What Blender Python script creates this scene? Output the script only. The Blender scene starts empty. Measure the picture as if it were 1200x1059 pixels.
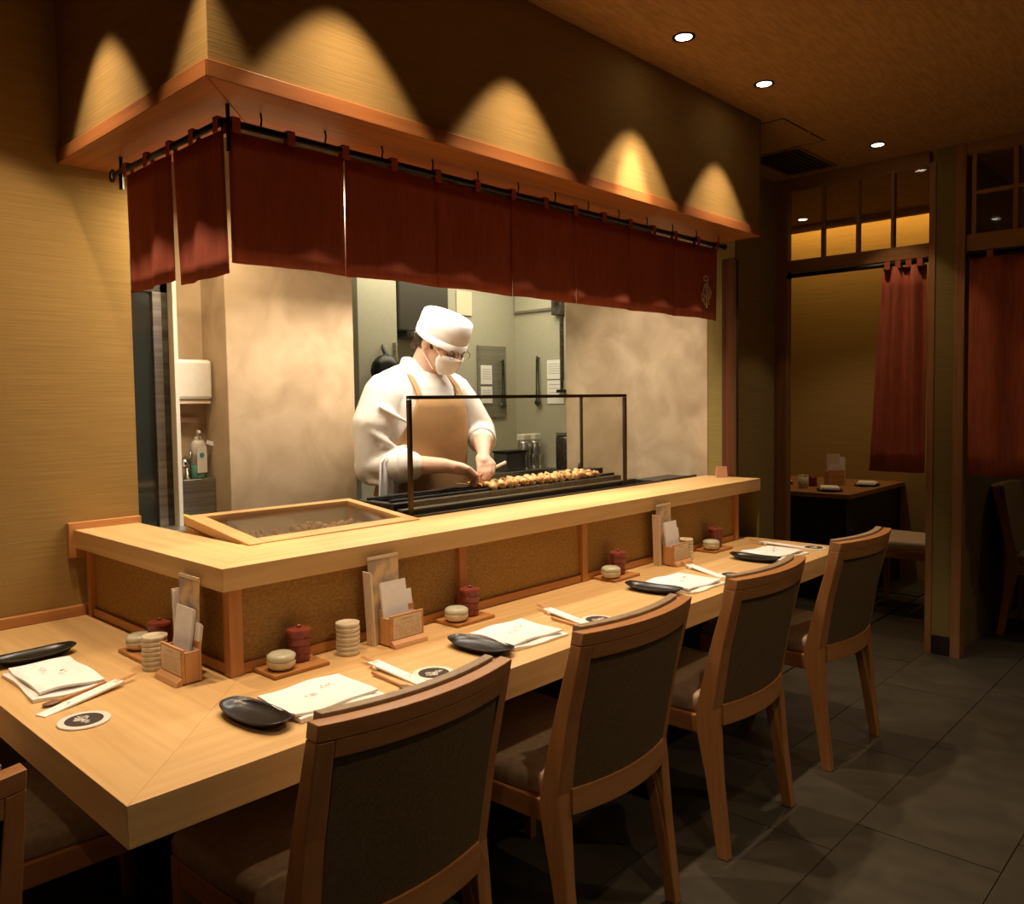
import bpy, bmesh, math, random
from mathutils import Vector, Matrix, Euler
random.seed(7)
PI = math.pi
S = bpy.context.scene
C = S.collection

# ------------------------------------------------------------------ camera
def cam_matrix(yaw, pitch, roll, loc):
    cy, sy, cp, sp = math.cos(yaw), math.sin(yaw), math.cos(pitch), math.sin(pitch)
    f = Vector((-sy*cp, cy*cp, sp)); r0 = Vector((cy, sy, 0)); u0 = r0.cross(f)
    c, s = math.cos(roll), math.sin(roll)
    r = c*r0 + s*u0; u = -s*r0 + c*u0
    m = Matrix((r, u, -f)).transposed().to_4x4(); m.translation = loc
    return m
cd = bpy.data.cameras.new('camera'); cam = bpy.data.objects.new('camera', cd); C.objects.link(cam)
cam.matrix_world = cam_matrix(-0.80867, -0.05128, -0.01439, Vector((-0.5106, -1.3190, 1.3551)))
cd.sensor_fit = 'HORIZONTAL'; cd.sensor_width = 36; cd.lens = 967.0*36/1200
cd.shift_x = (600-586.33)/1200; cd.shift_y = (519.12-529.5)/1200
cd.clip_start = 0.02
S.camera = cam

# ------------------------------------------------------------------ world, exposure
w = bpy.data.worlds.new('world'); S.world = w; w.use_nodes = True
w.node_tree.nodes['Background'].inputs[0].default_value = (1.0, 0.62, 0.32, 1)
w.node_tree.nodes['Background'].inputs[1].default_value = 0.03
S.view_settings.view_transform = 'Standard'; S.view_settings.look = 'None'
S.view_settings.exposure = 0.0; S.view_settings.gamma = 1.0
S.view_settings.use_curve_mapping = False

# ------------------------------------------------------------------ lights
WARM = (1.0, 0.735, 0.50)
def spot(loc, aim, watts, deg, blend=0.25, col=WARM, r=0.02):
    d = bpy.data.lights.new('downlight_or_fill_beam', 'SPOT'); d.energy = watts; d.color = col
    d.spot_size = math.radians(deg); d.spot_blend = blend; d.shadow_soft_size = r
    o = bpy.data.objects.new('downlight_or_fill_beam', d); C.objects.link(o); o.location = loc
    o.rotation_euler = (Vector(aim)-Vector(loc)).to_track_quat('-Z', 'Y').to_euler()
    return o
def area(loc, rot, sx, sy, watts, col):
    d = bpy.data.lights.new('area_light', 'AREA'); d.shape = 'RECTANGLE'; d.size = sx; d.size_y = sy
    d.energy = watts; d.color = col
    o = bpy.data.objects.new('area_light', d); C.objects.link(o); o.location = loc; o.rotation_euler = rot
    return o
ZC = 2.60
KW = (1.0, 0.88, 0.74)
DL = [(0.76, .243), (1.40, .243), (2.05, .243), (2.655, .243), (0.215, .99), (0.215, .36), (3.82, .19)]
PW = [62, 60, 64, 56, 58, 54, 22]
for (x, y), p in zip(DL, PW):
    spot((x, y, ZC-.012), (x, y, 0), p*.36, 70.5, .2)
    spot((x, y, ZC-.012), (x, y, 0), p*.60, 66, .9)
spot((2.05, .243, ZC-.012), (2.03, .43, 2.0), 75, 28, .8)          # the third lamp is tilted to the wall
for x, y, p in [(3.2, -2.2, 18), (.6, -2.4, 14)]:  # wide fill spots added behind the camera, no fixtures there
    spot((x, y, ZC-.012), (x, y, 0), p, 160, 1)
for x, y, p in [(.7, -1.15, 32), (2.2, -1.2, 24), (2.9, -1.5, 12), (-.9, -.5, 14), (4.9, .95, 20), (5.3, -.6, 10)]:  # unseen camera-side spots added for ambient light; the rest light the side room
    spot((x, y, ZC-.012), (x, y, 0), p, 100, .5)
area((1.75, .98, 2.16), (0, 0, 0), 1.2, .22, 34, KW)                # kitchen lamps over the grill, inside the added hood shell
area((2.9, 2.2, 2.34), (0, 0, 0), 1.6, .5, 22, (1.0, .88, .62))     # rear kitchen ceiling lamp
area((.80, 1.15, 2.06), (0, 0, 0), 0.16, .2, 7, (1, .80, .52))
area((5.72, .80, 2.74), (0, math.radians(-25), 0), .05, 1.8, 7, (1.0, .62, .20))       # cove lamp of the side room

# ------------------------------------------------------------------ materials
def base(name, rough=.5, spec=.5, metal=0):
    m = bpy.data.materials.new(name); m.use_nodes = True
    b = m.node_tree.nodes['Principled BSDF']
    b.inputs['Roughness'].default_value = rough; b.inputs['Metallic'].default_value = metal
    b.inputs['Specular IOR Level'].default_value = spec
    return m, m.node_tree, b
WARMSET = ('pale_counter', 'reddish_wood', 'canopy_wood', 'chair_wood', 'partition_wood', 'gold_fibre', 'olive_fibre', 'dark_olive_wall', 'woven_brown', 'ceiling_wood', 'grey_slate', 'warm_board')
def tone(name, c): return (c[0], c[1]*.94, c[2]*.78) if name.startswith(WARMSET) else c
def textured(name, c1, c2, scale=(1, 1, 1), nscale=10, detail=4, rough=.5, bump=.1, spec=.4, metal=0, dist=.01, lo=.35, hi=.65, distort=0):
    m, nt, b = base(name, rough, spec, metal); n = nt.nodes; l = nt.links; c1 = tone(name, c1); c2 = tone(name, c2)
    tc = n.new('ShaderNodeTexCoord'); mp = n.new('ShaderNodeMapping'); mp.inputs['Scale'].default_value = scale
    no = n.new('ShaderNodeTexNoise'); no.inputs['Scale'].default_value = nscale; no.inputs['Detail'].default_value = detail
    no.inputs['Distortion'].default_value = distort
    cr = n.new('ShaderNodeValToRGB'); cr.color_ramp.elements[0].position = lo; cr.color_ramp.elements[1].position = hi
    cr.color_ramp.elements[0].color = (*c1, 1); cr.color_ramp.elements[1].color = (*c2, 1)
    bp = n.new('ShaderNodeBump'); bp.inputs['Strength'].default_value = bump; bp.inputs['Distance'].default_value = dist
    l.new(tc.outputs['Object'], mp.inputs[0]); l.new(mp.outputs[0], no.inputs[0]); l.new(no.outputs[0], cr.inputs[0])
    l.new(cr.outputs[0], b.inputs['Base Color']); l.new(no.outputs[0], bp.inputs['Height']); l.new(bp.outputs[0], b.inputs['Normal'])
    return m
def plain(name, c, rough=.5, metal=0, spec=.4):
    m, nt, b = base(name, rough, spec, metal); n = nt.nodes; l = nt.links
    no = n.new('ShaderNodeTexNoise'); no.inputs['Scale'].default_value = 40
    tc = n.new('ShaderNodeTexCoord'); l.new(tc.outputs['Object'], no.inputs[0])
    mx = n.new('ShaderNodeMix'); mx.data_type = 'RGBA'
    mx.inputs[6].default_value = (*[v*.9 for v in c], 1); mx.inputs[7].default_value = (*[min(1, v*1.05) for v in c], 1)
    l.new(no.outputs[0], mx.inputs[0]); l.new(mx.outputs[2], b.inputs['Base Color'])
    return m
def glass(name, tint=(1, 1, 1), refl=.25):
    m = bpy.data.materials.new(name); m.use_nodes = True; nt = m.node_tree; n = nt.nodes; l = nt.links
    n.remove(n['Principled BSDF']); out = n['Material Output']
    t = n.new('ShaderNodeBsdfTransparent'); t.inputs[0].default_value = (*tint, 1)
    g = n.new('ShaderNodeBsdfGlossy'); g.inputs['Roughness'].default_value = .03
    fr = n.new('ShaderNodeLayerWeight'); fr.inputs[0].default_value = .12
    mu = n.new('ShaderNodeMath'); mu.operation = 'MULTIPLY_ADD'; mu.inputs[1].default_value = refl; mu.inputs[2].default_value = .02
    mx = n.new('ShaderNodeMixShader'); l.new(fr.outputs[0], mu.inputs[0]); l.new(mu.outputs[0], mx.inputs[0])
    l.new(t.outputs[0], mx.inputs[1]); l.new(g.outputs[0], mx.inputs[2]); l.new(mx.outputs[0], out.inputs[0])
    return m
def emit(name, c, s):
    m, nt, b = base(name); b.inputs['Base Color'].default_value = (*c, 1)
    b.inputs['Emission Color'].default_value = (*c, 1); b.inputs['Emission Strength'].default_value = s
    return m
def wood(name, c1, c2, axis, rough=.42, spec=.35):
    sc = [26, 26, 26]; sc['xyz'.index(axis)] = 1.3
    return textured(name, c1, c2, tuple(sc), 1.6, 5, rough, .05, spec, 0, .002, .3, .7, .4)
HA, HB = (.60, .40, .190), (.73, .515, .275)
hin = {a: wood('pale_counter_wood_'+a, HA, HB, a, .38) for a in 'xyz'}
CA, CB = (.44, .20, .075), (.60, .31, .13)
ced = {a: wood('reddish_wood_'+a, CA, CB, a, .45) for a in 'xyz'}
chw = {a: wood('chair_wood_'+a, (.36, .165, .060), (.46, .225, .090), a, .35, .5) for a in 'xyz'}
hod = {a: wood('canopy_wood_'+a, (.34, .125, .04), (.48, .195, .07), a, .45) for a in 'xy'}
frw = {a: wood('partition_wood_'+a, (.26, .13, .05), (.36, .19, .08), a, .5) for a in 'xyz'}
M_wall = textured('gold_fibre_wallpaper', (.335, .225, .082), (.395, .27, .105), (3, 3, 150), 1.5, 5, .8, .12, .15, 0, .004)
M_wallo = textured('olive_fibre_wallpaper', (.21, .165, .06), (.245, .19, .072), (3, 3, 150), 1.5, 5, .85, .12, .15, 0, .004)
M_walld = textured('dark_olive_wallpaper', (.34, .26, .12), (.42, .32, .15), (3, 3, 110), 1.5, 6, .85, .25, .15, 0, .004)
M_panel = textured('woven_brown_panel', (.32, .20, .075), (.44, .285, .115), (90, 90, 150), 1, 5, .85, .4, .1, 0, .003)
M_ceil = textured('ceiling_wood_veneer', (.40, .235, .10), (.52, .32, .145), (14, 90, 14), 1, 4, .7, .1, .2, 0, .002)
M_plast = textured('mottled_tan_plaster', (.38, .27, .155), (.58, .44, .28), (1, 1, 1), 5, 8, .75, .1, .2, 0, .002, .3, .72, .6)
M_slate = textured('grey_slate_tile', (.075, .066, .048), (.14, .12, .088), (1, 1, 1), 6, 6, .5, .15, .4, 0, .003, .25, .8, .5)
M_grout = plain('dark_grout', (.045, .038, .027), .8)
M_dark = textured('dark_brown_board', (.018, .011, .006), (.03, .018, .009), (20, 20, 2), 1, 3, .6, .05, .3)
M_black = plain('black_metal', (.012, .012, .012), .4, .3)
M_blkcer = plain('black_glazed_ceramic', (.010, .009, .008), .30, 0, .5)
M_noren = textured('dark_red_linen', (.44, .115, .070), (.50, .135, .085), (60, 60, 8), 1, 3, .9, .2, .05, 0, .002)
M_noren2 = textured('deep_red_curtain_cloth', (.34, .085, .040), (.42, .11, .055), (60, 60, 8), 1, 3, .8, .2, .1, 0, .002)
M_cream = plain('cream_print', (.90, .74, .48), .8)
M_paper = plain('white_paper', (.90, .88, .84), .75)
M_ivory = plain('ivory_card', (.80, .66, .48), .7)
M_ink = plain('grey_ink', (.42, .35, .28), .8)
M_redink = plain('red_ink', (.66, .42, .34), .8)
M_dkink = plain('dark_ink', (.05, .035, .025), .8)
M_ceramic = textured('cream_ceramic', (.58, .50, .34), (.72, .64, .47), (1, 1, 1), 30, 3, .3, .05, .5)
M_lid = textured('pale_green_glaze', (.50, .50, .34), (.66, .64, .48), (1, 1, 1), 25, 3, .25, .03, .6)
M_redcer = textured('red_brown_ceramic', (.17, .030, .018), (.26, .055, .032), (1, 1, 1), 40, 3, .35, .1, .5)
M_tray = wood('warm_board_wood', (.38, .17, .055), (.52, .26, .095), 'x')
M_hold = {a: wood('holder_wood_'+a, (.52, .26, .10), (.66, .36, .16), a) for a in 'xz'}
M_backup = textured('dark_olive_upholstery', (.12, .082, .036), (.16, .11, .050), (1, 1, 1), 160, 3, .65, .15, .25, 0, .001)
M_seat = textured('beige_leather', (.40, .29, .19), (.48, .36, .24), (1, 1, 1), 60, 3, .45, .08, .4, 0, .001)
M_seatd = textured('tan_seat_leather', (.28, .20, .12), (.36, .26, .16), (1, 1, 1), 60, 3, .45, .08, .4, 0, .001)
M_steel = textured('brushed_steel', (.30, .29, .26), (.48, .46, .42), (2, 2, 60), 1, 3, .32, .03, .5, .85)
M_dsteel = textured('dark_steel', (.06, .055, .045), (.13, .12, .10), (1, 40, 40), 1, 3, .38, .05, .5, .8)
M_brass = plain('bronze_frame', (.10, .065, .03), .35, .7)
M_kwall = plain('pale_green_grey_panel', (.46, .44, .33), .5)
M_gl = glass('clear_glass', (.97, .96, .93), .5)
M_gls = glass('smoked_glass', (.90, .86, .78), .5)
M_lamp = emit('lamp_face', (1.0, .86, .62), 14)
M_cove = emit('cove_lamp_face', (1.0, .60, .18), 3)
M_white = plain('white_enamel', (.80, .76, .66), .35)
M_jacket = textured('white_cotton', (.76, .73, .68), (.84, .82, .77), (1, 1, 1), 8, 4, .85, .15, .1, 0, .02)
M_apron = textured('tan_apron_cloth', (.40, .245, .115), (.46, .285, .14), (1, 1, 1), 12, 4, .85, .15, .1, 0, .01)
M_skin = textured('skin', (.70, .44, .32), (.77, .50, .37), (1, 1, 1), 20, 3, .5, .03, .35)
M_hair = textured('dark_hair', (.03, .018, .01), (.07, .04, .025), (60, 60, 8), 1, 3, .5, .3, .4)
M_trs = plain('black_trousers', (.03, .03, .03), .8)
M_coal = textured('charcoal_black', (.015, .012, .01), (.05, .04, .03), (1, 1, 1), 60, 4, .8, .3, .3)
M_meat = textured('grilled_chicken', (.60, .28, .07), (.86, .60, .28), (1, 1, 1), 70, 4, .35, .3, .5, 0, .003)
M_chip = textured('tan_garlic_skin', (.42, .27, .16), (.66, .46, .30), (1, 1, 1), 40, 4, .6, .3, .3, 0, .003)

# ------------------------------------------------------------------ mesh helpers
class MB:
    def __init__(s): s.bm = bmesh.new()
    def box(s, x0, x1, y0, y1, z0, z1, R=None):
        m = Matrix.Translation(((x0+x1)/2, (y0+y1)/2, (z0+z1)/2)) @ Matrix.Diagonal((abs(x1-x0), abs(y1-y0), abs(z1-z0), 1))
        if R is not None: m = R @ m
        bmesh.ops.create_cube(s.bm, size=1, matrix=m); return s
    def prism(s, pts, z0, z1):
        a = [s.bm.verts.new((p[0], p[1], z0)) for p in pts]; b = [s.bm.verts.new((p[0], p[1], z1)) for p in pts]
        n = len(pts); s.bm.faces.new(a[::-1]); s.bm.faces.new(b)
        for i in range(n): s.bm.faces.new((a[i], a[(i+1) % n], b[(i+1) % n], b[i]))
        return s
    def hexa(s, a, b):                        # two quads of 3-D points
        A = [s.bm.verts.new(p) for p in a]; B = [s.bm.verts.new(p) for p in b]; n = len(a)
        s.bm.faces.new(A[::-1]); s.bm.faces.new(B)
        for i in range(n): s.bm.faces.new((A[i], A[(i+1) % n], B[(i+1) % n], B[i]))
        return s
    def rings(s, rs, cap=True, close=True):
        V = [[s.bm.verts.new(p) for p in r] for r in rs]; n = len(V[0])
        for a, b in zip(V, V[1:]):
            for i in range(n if close else n-1):
                s.bm.faces.new((a[i], a[(i+1) % n], b[(i+1) % n], b[i]))
        if cap: s.bm.faces.new(V[0][::-1]); s.bm.faces.new(V[-1])
        return s
    def lathe(s, prof, n=24, c=(0, 0, 0), sy=1):
        return s.rings([[(c[0]+r*math.cos(2*PI*i/n), c[1]+sy*r*math.sin(2*PI*i/n), c[2]+z) for i in range(n)] for r, z in prof])
    def tube(s, pts, rad, n=8):
        pts = [Vector(p) for p in pts]
        if not isinstance(rad, (list, tuple)): rad = [rad]*len(pts)
        rs = []; up = None
        for i, p in enumerate(pts):
            d = (pts[min(i+1, len(pts)-1)]-pts[max(i-1, 0)]).normalized()
            if up is None: up = Vector((0, 0, 1)) if abs(d.z) < .9 else Vector((1, 0, 0))
            a = d.cross(up).normalized(); b = a.cross(d).normalized(); up = b
            rs.append([p+rad[i]*(a*math.cos(2*PI*k/n)+b*math.sin(2*PI*k/n)) for k in range(n)])
        return s.rings(rs)
    def ell(s, c, r, R=None, sub=2):
        m = Matrix.Translation(c)
        if R is not None: m = m @ R
        bmesh.ops.create_icosphere(s.bm, subdivisions=sub, radius=1, matrix=m @ Matrix.Diagonal((*((r, r, r) if not hasattr(r, '__len__') else r), 1)))
        return s
    def limb(s, pts, rad, n=12):
        s.tube(pts, rad, n)
        for p, r in zip(pts, rad): s.ell(p, r)
        return s
    def stroke(s, pts, wd, o, ux, uy, nrm, th=.0006):   # flat pen stroke on the plane o + a*ux + b*uy
        ux, uy, nrm, o = Vector(ux), Vector(uy), Vector(nrm), Vector(o)
        for p, q in zip(pts, pts[1:]):
            P = o+ux*p[0]+uy*p[1]; Q = o+ux*q[0]+uy*q[1]; d = (Q-P)
            if d.length < 1e-6: continue
            d.normalize(); t = nrm.cross(d)*wd/2; e = d*wd*.3; N = nrm*th
            s.hexa([P-t-e, P+t-e, Q+t+e, Q-t+e], [P-t-e+N, P+t-e+N, Q+t+e+N, Q-t+e+N])
        return s
def link(name, mb, mat, parent=None, smooth=False, bevel=0, kind=None, off=None):
    bm = mb.bm
    if off is not None: bmesh.ops.translate(bm, verts=bm.verts, vec=-Vector(off))
    bmesh.ops.recalc_face_normals(bm, faces=bm.faces)
    me = bpy.data.meshes.new(name); bm.to_mesh(me); bm.free()
    if smooth:
        me.polygons.foreach_set('use_smooth', [True]*len(me.polygons))
    me.materials.append(mat)
    o = bpy.data.objects.new(name, me); C.objects.link(o)
    if parent is not None: o.parent = parent
    if bevel:
        b = o.modifiers.new('bevel', 'BEVEL'); b.width = bevel; b.segments = 2; b.limit_method = 'ANGLE'
    if kind: o['kind'] = kind
    return o
def wpart(name, mb, mat, parent, **k):        # mb in world coordinates, parent an unrotated empty
    q = parent; off = Vector((0, 0, 0))
    while q is not None: off = off+q.location; q = q.parent
    return link(name, mb, mat, parent, off=off, **k)
def tag(o, label, cat, group=None):
    o['label'] = label; o['category'] = cat
    if group: o['group'] = group
    return o
def thing(name, label, cat, loc=(0, 0, 0), rz=0, group=None):
    o = bpy.data.objects.new(name, None); C.objects.link(o); o.empty_display_size = .1
    o.location = loc; o.rotation_euler = (0, 0, rz); return tag(o, label, cat, group)
def struct(name, mb, mat, **k):
    return link(name, mb, mat, kind='structure', **k)
def kids(o): return [c for c in allobj if c.parent == o]
def dup(root, loc, rz, label):
    def rec(o, par):
        c = o.copy(); C.objects.link(c); c.parent = par
        for ch in o.children: rec(ch, c)
        return c
    r = rec(root, None); r.location = loc; r.rotation_euler = (0, 0, rz)
    if label: r['label'] = label
    return r
def remesh(o, vox, smooth=2):
    m = o.modifiers.new('r', 'REMESH'); m.mode = 'VOXEL'; m.voxel_size = vox; m.use_smooth_shade = True
    if smooth:
        s = o.modifiers.new('s', 'SMOOTH'); s.factor = .6; s.iterations = smooth
    dg = bpy.context.evaluated_depsgraph_get(); me = bpy.data.meshes.new_from_object(o.evaluated_get(dg))
    o.modifiers.clear(); old = o.data; mats = list(old.materials); o.data = me
    me.materials.clear()
    for x in mats: me.materials.append(x)
    me.polygons.foreach_set('use_smooth', [True]*len(me.polygons))
    return o

ZT = .72; T = .072; ZL = .983; LT = .054; YW = 1.348
XE = 3.035                                    # end wall of the kitchen
# ================================================================== SETTING
fl = struct('floor', MB().box(-3, 6.2, -4, 3.2, -.08, -.008), M_grout)
tile_meshes = []
def tile(x0, x1, y0, y1, k):
    g = .0016
    o = link('tile', MB().box(x0+g, x1-g, y0+g, y1-g, -.008, random.uniform(-.0008, .0006)), slate[k], fl)
slate = []
for k in range(4):
    f = (.92, 1, 1.06, .96)[k]
    slate.append(textured('grey_slate_tile_%d' % k, tuple(v*f*.62 for v in (.075, .068, .054)), tuple(v*f*.62 for v in (.135, .122, .097)), (1.4, 1, 1), 5+k, 7, .48, .18, .4, 0, .003, .25, .8, .5))
for r, y in enumerate([.435-.4*i for i in range(0, 9)]):
    xo = (-.9, -1.3, -1.1)[r % 3]; x = xo
    while x < 5.9:
        if y-.4 > -2.6 or x > 1: tile(x, min(x+.8, 5.95), y-.4, y, random.randrange(4))
        x += .8
for j in range(3):                            # strip of floor beside the short leg
    tile(-.8, -.4, .435+.4*j, .835+.4*j if j < 2 else 1.34, j); tile(-.4, 0, .435+.4*j, .835+.4*j if j < 2 else 1.34, j+1)
    tile(0, .425, .435+.4*j, .835+.4*j if j < 2 else 1.34, (j+2) % 4)
for x in (3.2, 4.0, 4.8, 5.4):
    tile(x, min(x+.8, 5.95) if x < 4.8 else x+.55, .445, .865, random.randrange(4))
for x in (4.2, 5.0):
    tile(x, x+.8, .865, 1.6, 1)
struct('trim_1', MB().box(.43, XE, .434, .446, -.004, .004).box(.428, .440, .446, YW, -.004, .004), plain('brass_strip', (.42, .30, .14), .35, .6))
struct('trim_2', MB().box(4.9, 5.9, .34, .352, -.004, .003), plain('pale_strip', (.55, .48, .36), .4, .3))
struct('ceiling', MB().box(-3, 5.50, -4, .43, ZC, ZC+.08).box(XE, 5.50, .43, 3.2, ZC, ZC+.08).box(5.44, 5.50, -.05, 1.75, 2.56, ZC+.2).box(5.50, 6.0, -4, 3.2, 2.80, 2.86).box(-3, .402, .43, YW, ZC, ZC+.08), M_ceil)
struct('ceiling_kitchen', MB().box(.5, XE, .66, 3.0, 2.35, 2.40).box(XE, 4.0, .99, 3.0, 2.35, 2.40), M_kwall)
struct('wall_left', MB().box(-3, .595, YW, YW+.09, 0, ZC), M_wall)
struct('wall_upper', MB().box(.402, XE+.001, .43, .50, 2.10, ZC+.02).box(.402, .47, .50, YW, 2.10, ZC+.02), M_wall)
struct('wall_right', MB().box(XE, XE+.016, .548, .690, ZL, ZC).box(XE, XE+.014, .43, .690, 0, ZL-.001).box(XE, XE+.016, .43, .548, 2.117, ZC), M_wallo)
struct('wall_recess', MB().box(XE+.02, 4.13, .87, .97, 0, ZC), M_walld)
struct('trim_3', MB().box(XE-.006, XE+.018, .540, .556, .985, 1.99).box(XE-.006, XE+.002, .596, .612, .985, 1.99).box(XE-.006, XE+.002, .546, .612, 1.985, 2.0), wood('dark_jamb_wood', (.075, .034, .012), (.10, .048, .018), 'z', .7, .1))
struct('trim_4', MB().box(XE-.004, XE-.0005, .557, .596, .985, 1.985), wood('dark_red_slot_wood', (.10, .035, .012), (.14, .05, .02), 'z', .7, .1))
# kitchen plaster panels
struct('wall_plaster_left', MB().box(.97, 1.53, 1.45, 1.75, 0, 2.36), M_plast, bevel=.003)
struct('wall_plaster_right', MB().box(XE-.003, XE+.016, .6905, 1.555, 0, 2.36), M_plast)
struct('wall_alcove', MB().box(.50, .97, 1.63, 1.75, 0, 2.36), M_plast)
struct('wall_kitchen_back', MB().box(.97, 3.95, 2.70, 2.78, 0, 2.36), M_kwall)
struct('wall_kitchen_side', MB().box(3.87, 3.95, 1.0, 2.70, 0, 2.36), M_kwall)
struct('wall_kitchen_inner', MB().box(.50, .59, 1.44, 1.63, 0, 2.36).box(3.14, 3.87, 1.0, 1.06, 0, 2.36), M_plast)
struct('wall_behind', MB().box(-3, 6.2, -4.08, -4.0, 0, ZC).box(-3.08, -3, -4, YW, 0, ZC), M_wallo)
# glass door beside the alcove
dr = struct('door_1', MB().box(.775, .80, 1.54, 1.57, .0, 1.95).box(.62, .64, 1.54, 1.57, 0, 1.95).box(.62, .80, 1.54, 1.57, 1.75, 1.95), M_dsteel)
link('door_pane', MB().box(.64, .745, 1.55, 1.556, 0, 1.75), plain('dark_glass', (.03, .035, .032), .08, 0, .7), dr)
link('door_stile', MB().box(.745, .775, 1.535, 1.57, 0, 1.75), M_steel, dr)
link('frame_post', MB().box(.800, .814, 1.50, 1.58, 0, 2.0), M_white, dr)
for z in (.95, 1.2, 1.5): link('shelf_edge', MB().box(.645, .735, 1.575, 1.60, z, z+.008), M_steel, dr)

# canopy ledge over the kitchen window
cn = thing('canopy_ledge', 'orange wooden canopy ledge running around the kitchen window below the light scallops', 'ledge', (.392, .42, 2.078))
HZ0, HZ1 = 2.078, 2.117
wpart('long_board', MB().prism([(.392, .42), (XE-.001, .42), (XE-.001, .66), (.632, .66)], HZ0, HZ1), hod['x'], cn, bevel=.002)
wpart('short_board', MB().prism([(.391, .421), (.630, .66), (.630, YW-.002), (.391, YW-.002)], HZ0, HZ1), hod['y'], cn, bevel=.002)
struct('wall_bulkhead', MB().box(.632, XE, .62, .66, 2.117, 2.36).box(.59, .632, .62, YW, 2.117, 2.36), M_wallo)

# ================================================================== RECESSED CEILING LIGHTS, VENT
def downlight(x, y, label, group=None):
    t = thing('ceiling_downlight', label, 'light', (x, y, ZC), 0, group)
    link('trim_ring', MB().rings([[(r*math.cos(2*PI*i/24), r*math.sin(2*PI*i/24), z) for i in range(24)] for r, z in
        [(.040, .0), (.040, -.003), (.031, -.003), (.028, .0)]], cap=False), M_black, t, smooth=False)
    link('lamp_face', MB().lathe([(.028, -.001), (.028, -.002)], 20), M_lamp, t)
    return t
NM = ['above the counter corner, out past the top edge', 'second along the counter row', 'near the top of the picture, over the counter', 'over the counter just left of the ceiling hatch',
      'over the short leg of the counter', 'over the corner of the counter', 'in front of the glazed transom, by the air vent']
for (x, y), nm in zip(DL, NM):
    if (x, y) in (DL[2], DL[3], DL[6]): downlight(x, .222 if x < 3 else y, 'small round recessed ceiling light '+nm)
downlight(5.234, 1.186, 'small round ceiling light of the side room, seen through the transom panes')
vt = thing('ceiling_vent', 'dark rectangular slatted air vent in the ceiling beside the bulkhead', 'vent', (3.80, .61, ZC))
wpart('frame', MB().box(3.56, 4.04, .475, .49, ZC-.006, ZC).box(3.56, 4.04, .735, .75, ZC-.006, ZC).box(3.56, 3.575, .49, .735, ZC-.006, ZC).box(4.025, 4.04, .49, .735, ZC-.006, ZC), frw['x'], vt)
wpart('backing', MB().box(3.575, 4.025, .49, .735, ZC-.002, ZC-.0005), M_black, vt)
for i in range(8):
    wpart('slat', MB().box(3.575, 4.025, .50+i*.029, .512+i*.029, ZC-.006, ZC-.002), plain('slat_black', (.03, .028, .025), .5) if i == 0 else bpy.data.materials['slat_black'], vt)
hp = thing('ceiling_hatch', 'square ceiling access hatch with a thin dark outline next to the air vent', 'hatch', (3.36, .46, ZC))
wpart('seam', MB().box(3.10, 3.56, .345, .352, ZC-.002, ZC).box(3.10, 3.56, .70, .707, ZC-.002, ZC).box(3.55, 3.557, .352, .70, ZC-.002, ZC).box(3.10, 3.107, .352, .70, ZC-.002, ZC), M_black, hp)
wpart('hatch_board', MB().box(3.107, 3.55, .352, .70, ZC-.0015, ZC), M_ceil, hp)
wpart('latch', MB().box(3.36, 3.39, .340, .350, ZC-.004, ZC), M_steel, hp)

# ================================================================== DINING COUNTER
XC = 2.972
dc = thing('dining_counter', 'long pale wooden L-shaped dining counter with mitred corner, set with places', 'counter', (.5, .5, 0))
wpart('long_slab', MB().prism([(.0008, 0), (XC, 0), (XC, .42), (XE-.001, .42), (XE-.001, .50), (.4702, .50)] if False else [(.0004, 0), (XC, 0), (XC, .4195), (XC-.04, .50), (.5002, .50)], ZT-T, ZT), hin['x'], dc, bevel=.0008)
wpart('short_slab', MB().prism([(0, .0002), (.4998, .5), (.4998, YW-.001), (0, YW-.001)], ZT-T, ZT), hin['y'], dc, bevel=.0008)
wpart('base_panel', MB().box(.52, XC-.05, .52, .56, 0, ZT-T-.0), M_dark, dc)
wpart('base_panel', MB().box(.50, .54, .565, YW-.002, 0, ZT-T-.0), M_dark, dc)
tag(link('wall_batten', MB().box(-2.0, .43, YW-.022, YW-.001, ZT+.001, ZT+.031), ced['x'], bevel=.002), 'low reddish wooden batten along the gold wall at the back of the counter', 'trim')

# ================================================================== RAISED LEDGE
lg = thing('service_ledge', 'raised pale wooden ledge in front of the kitchen with framed woven brown panels below', 'ledge', (.6, .6, ZT))
wpart('long_top', MB().prism([(.3925, .42), (XE-.002, .42), (XE-.002, .70), (.6725, .70)], ZL-LT, ZL), hin['x'], lg, bevel=.0008)
wpart('short_top', MB().prism([(.392, .4200), (.585, .6130), (.585, YW-.002), (.392, YW-.002)], ZL-LT, ZL), hin['y'], lg, bevel=.0008)
wpart('miter_fill', MB().prism([(.586, .6165), (.671, .70), (.586, .70)], ZL-LT, ZL-.001), hin['x'], lg)
wpart('wall_plate', MB().box(.375, .594, YW-.020, YW-.001, ZL-.085, ZL+.022), ced['x'], lg, bevel=.002)
PY = .44
for x0, x1 in [(.416, .450), (1.150, 1.182), (1.738, 1.768), (2.232, 2.262), (2.832, 2.866)]:
    wpart('post', MB().box(x0, x1, PY, PY+.03, ZT+.001, ZL-LT), ced['z'], lg, bevel=.0015)
for x0, x1 in [(.450, 1.150), (1.182, 1.738), (1.768, 2.232), (2.262, 2.832)]:
    wpart('bottom_rail', MB().box(x0+.001, x1-.001, PY+.006, PY+.03, ZT+.001, ZT+.026), ced['x'], lg, bevel=.001)
    wpart('woven_panel', MB().box(x0+.001, x1-.001, PY+.016, PY+.028, ZT+.027, ZL-LT-.0005), M_panel, lg)
PX = .416
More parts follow.
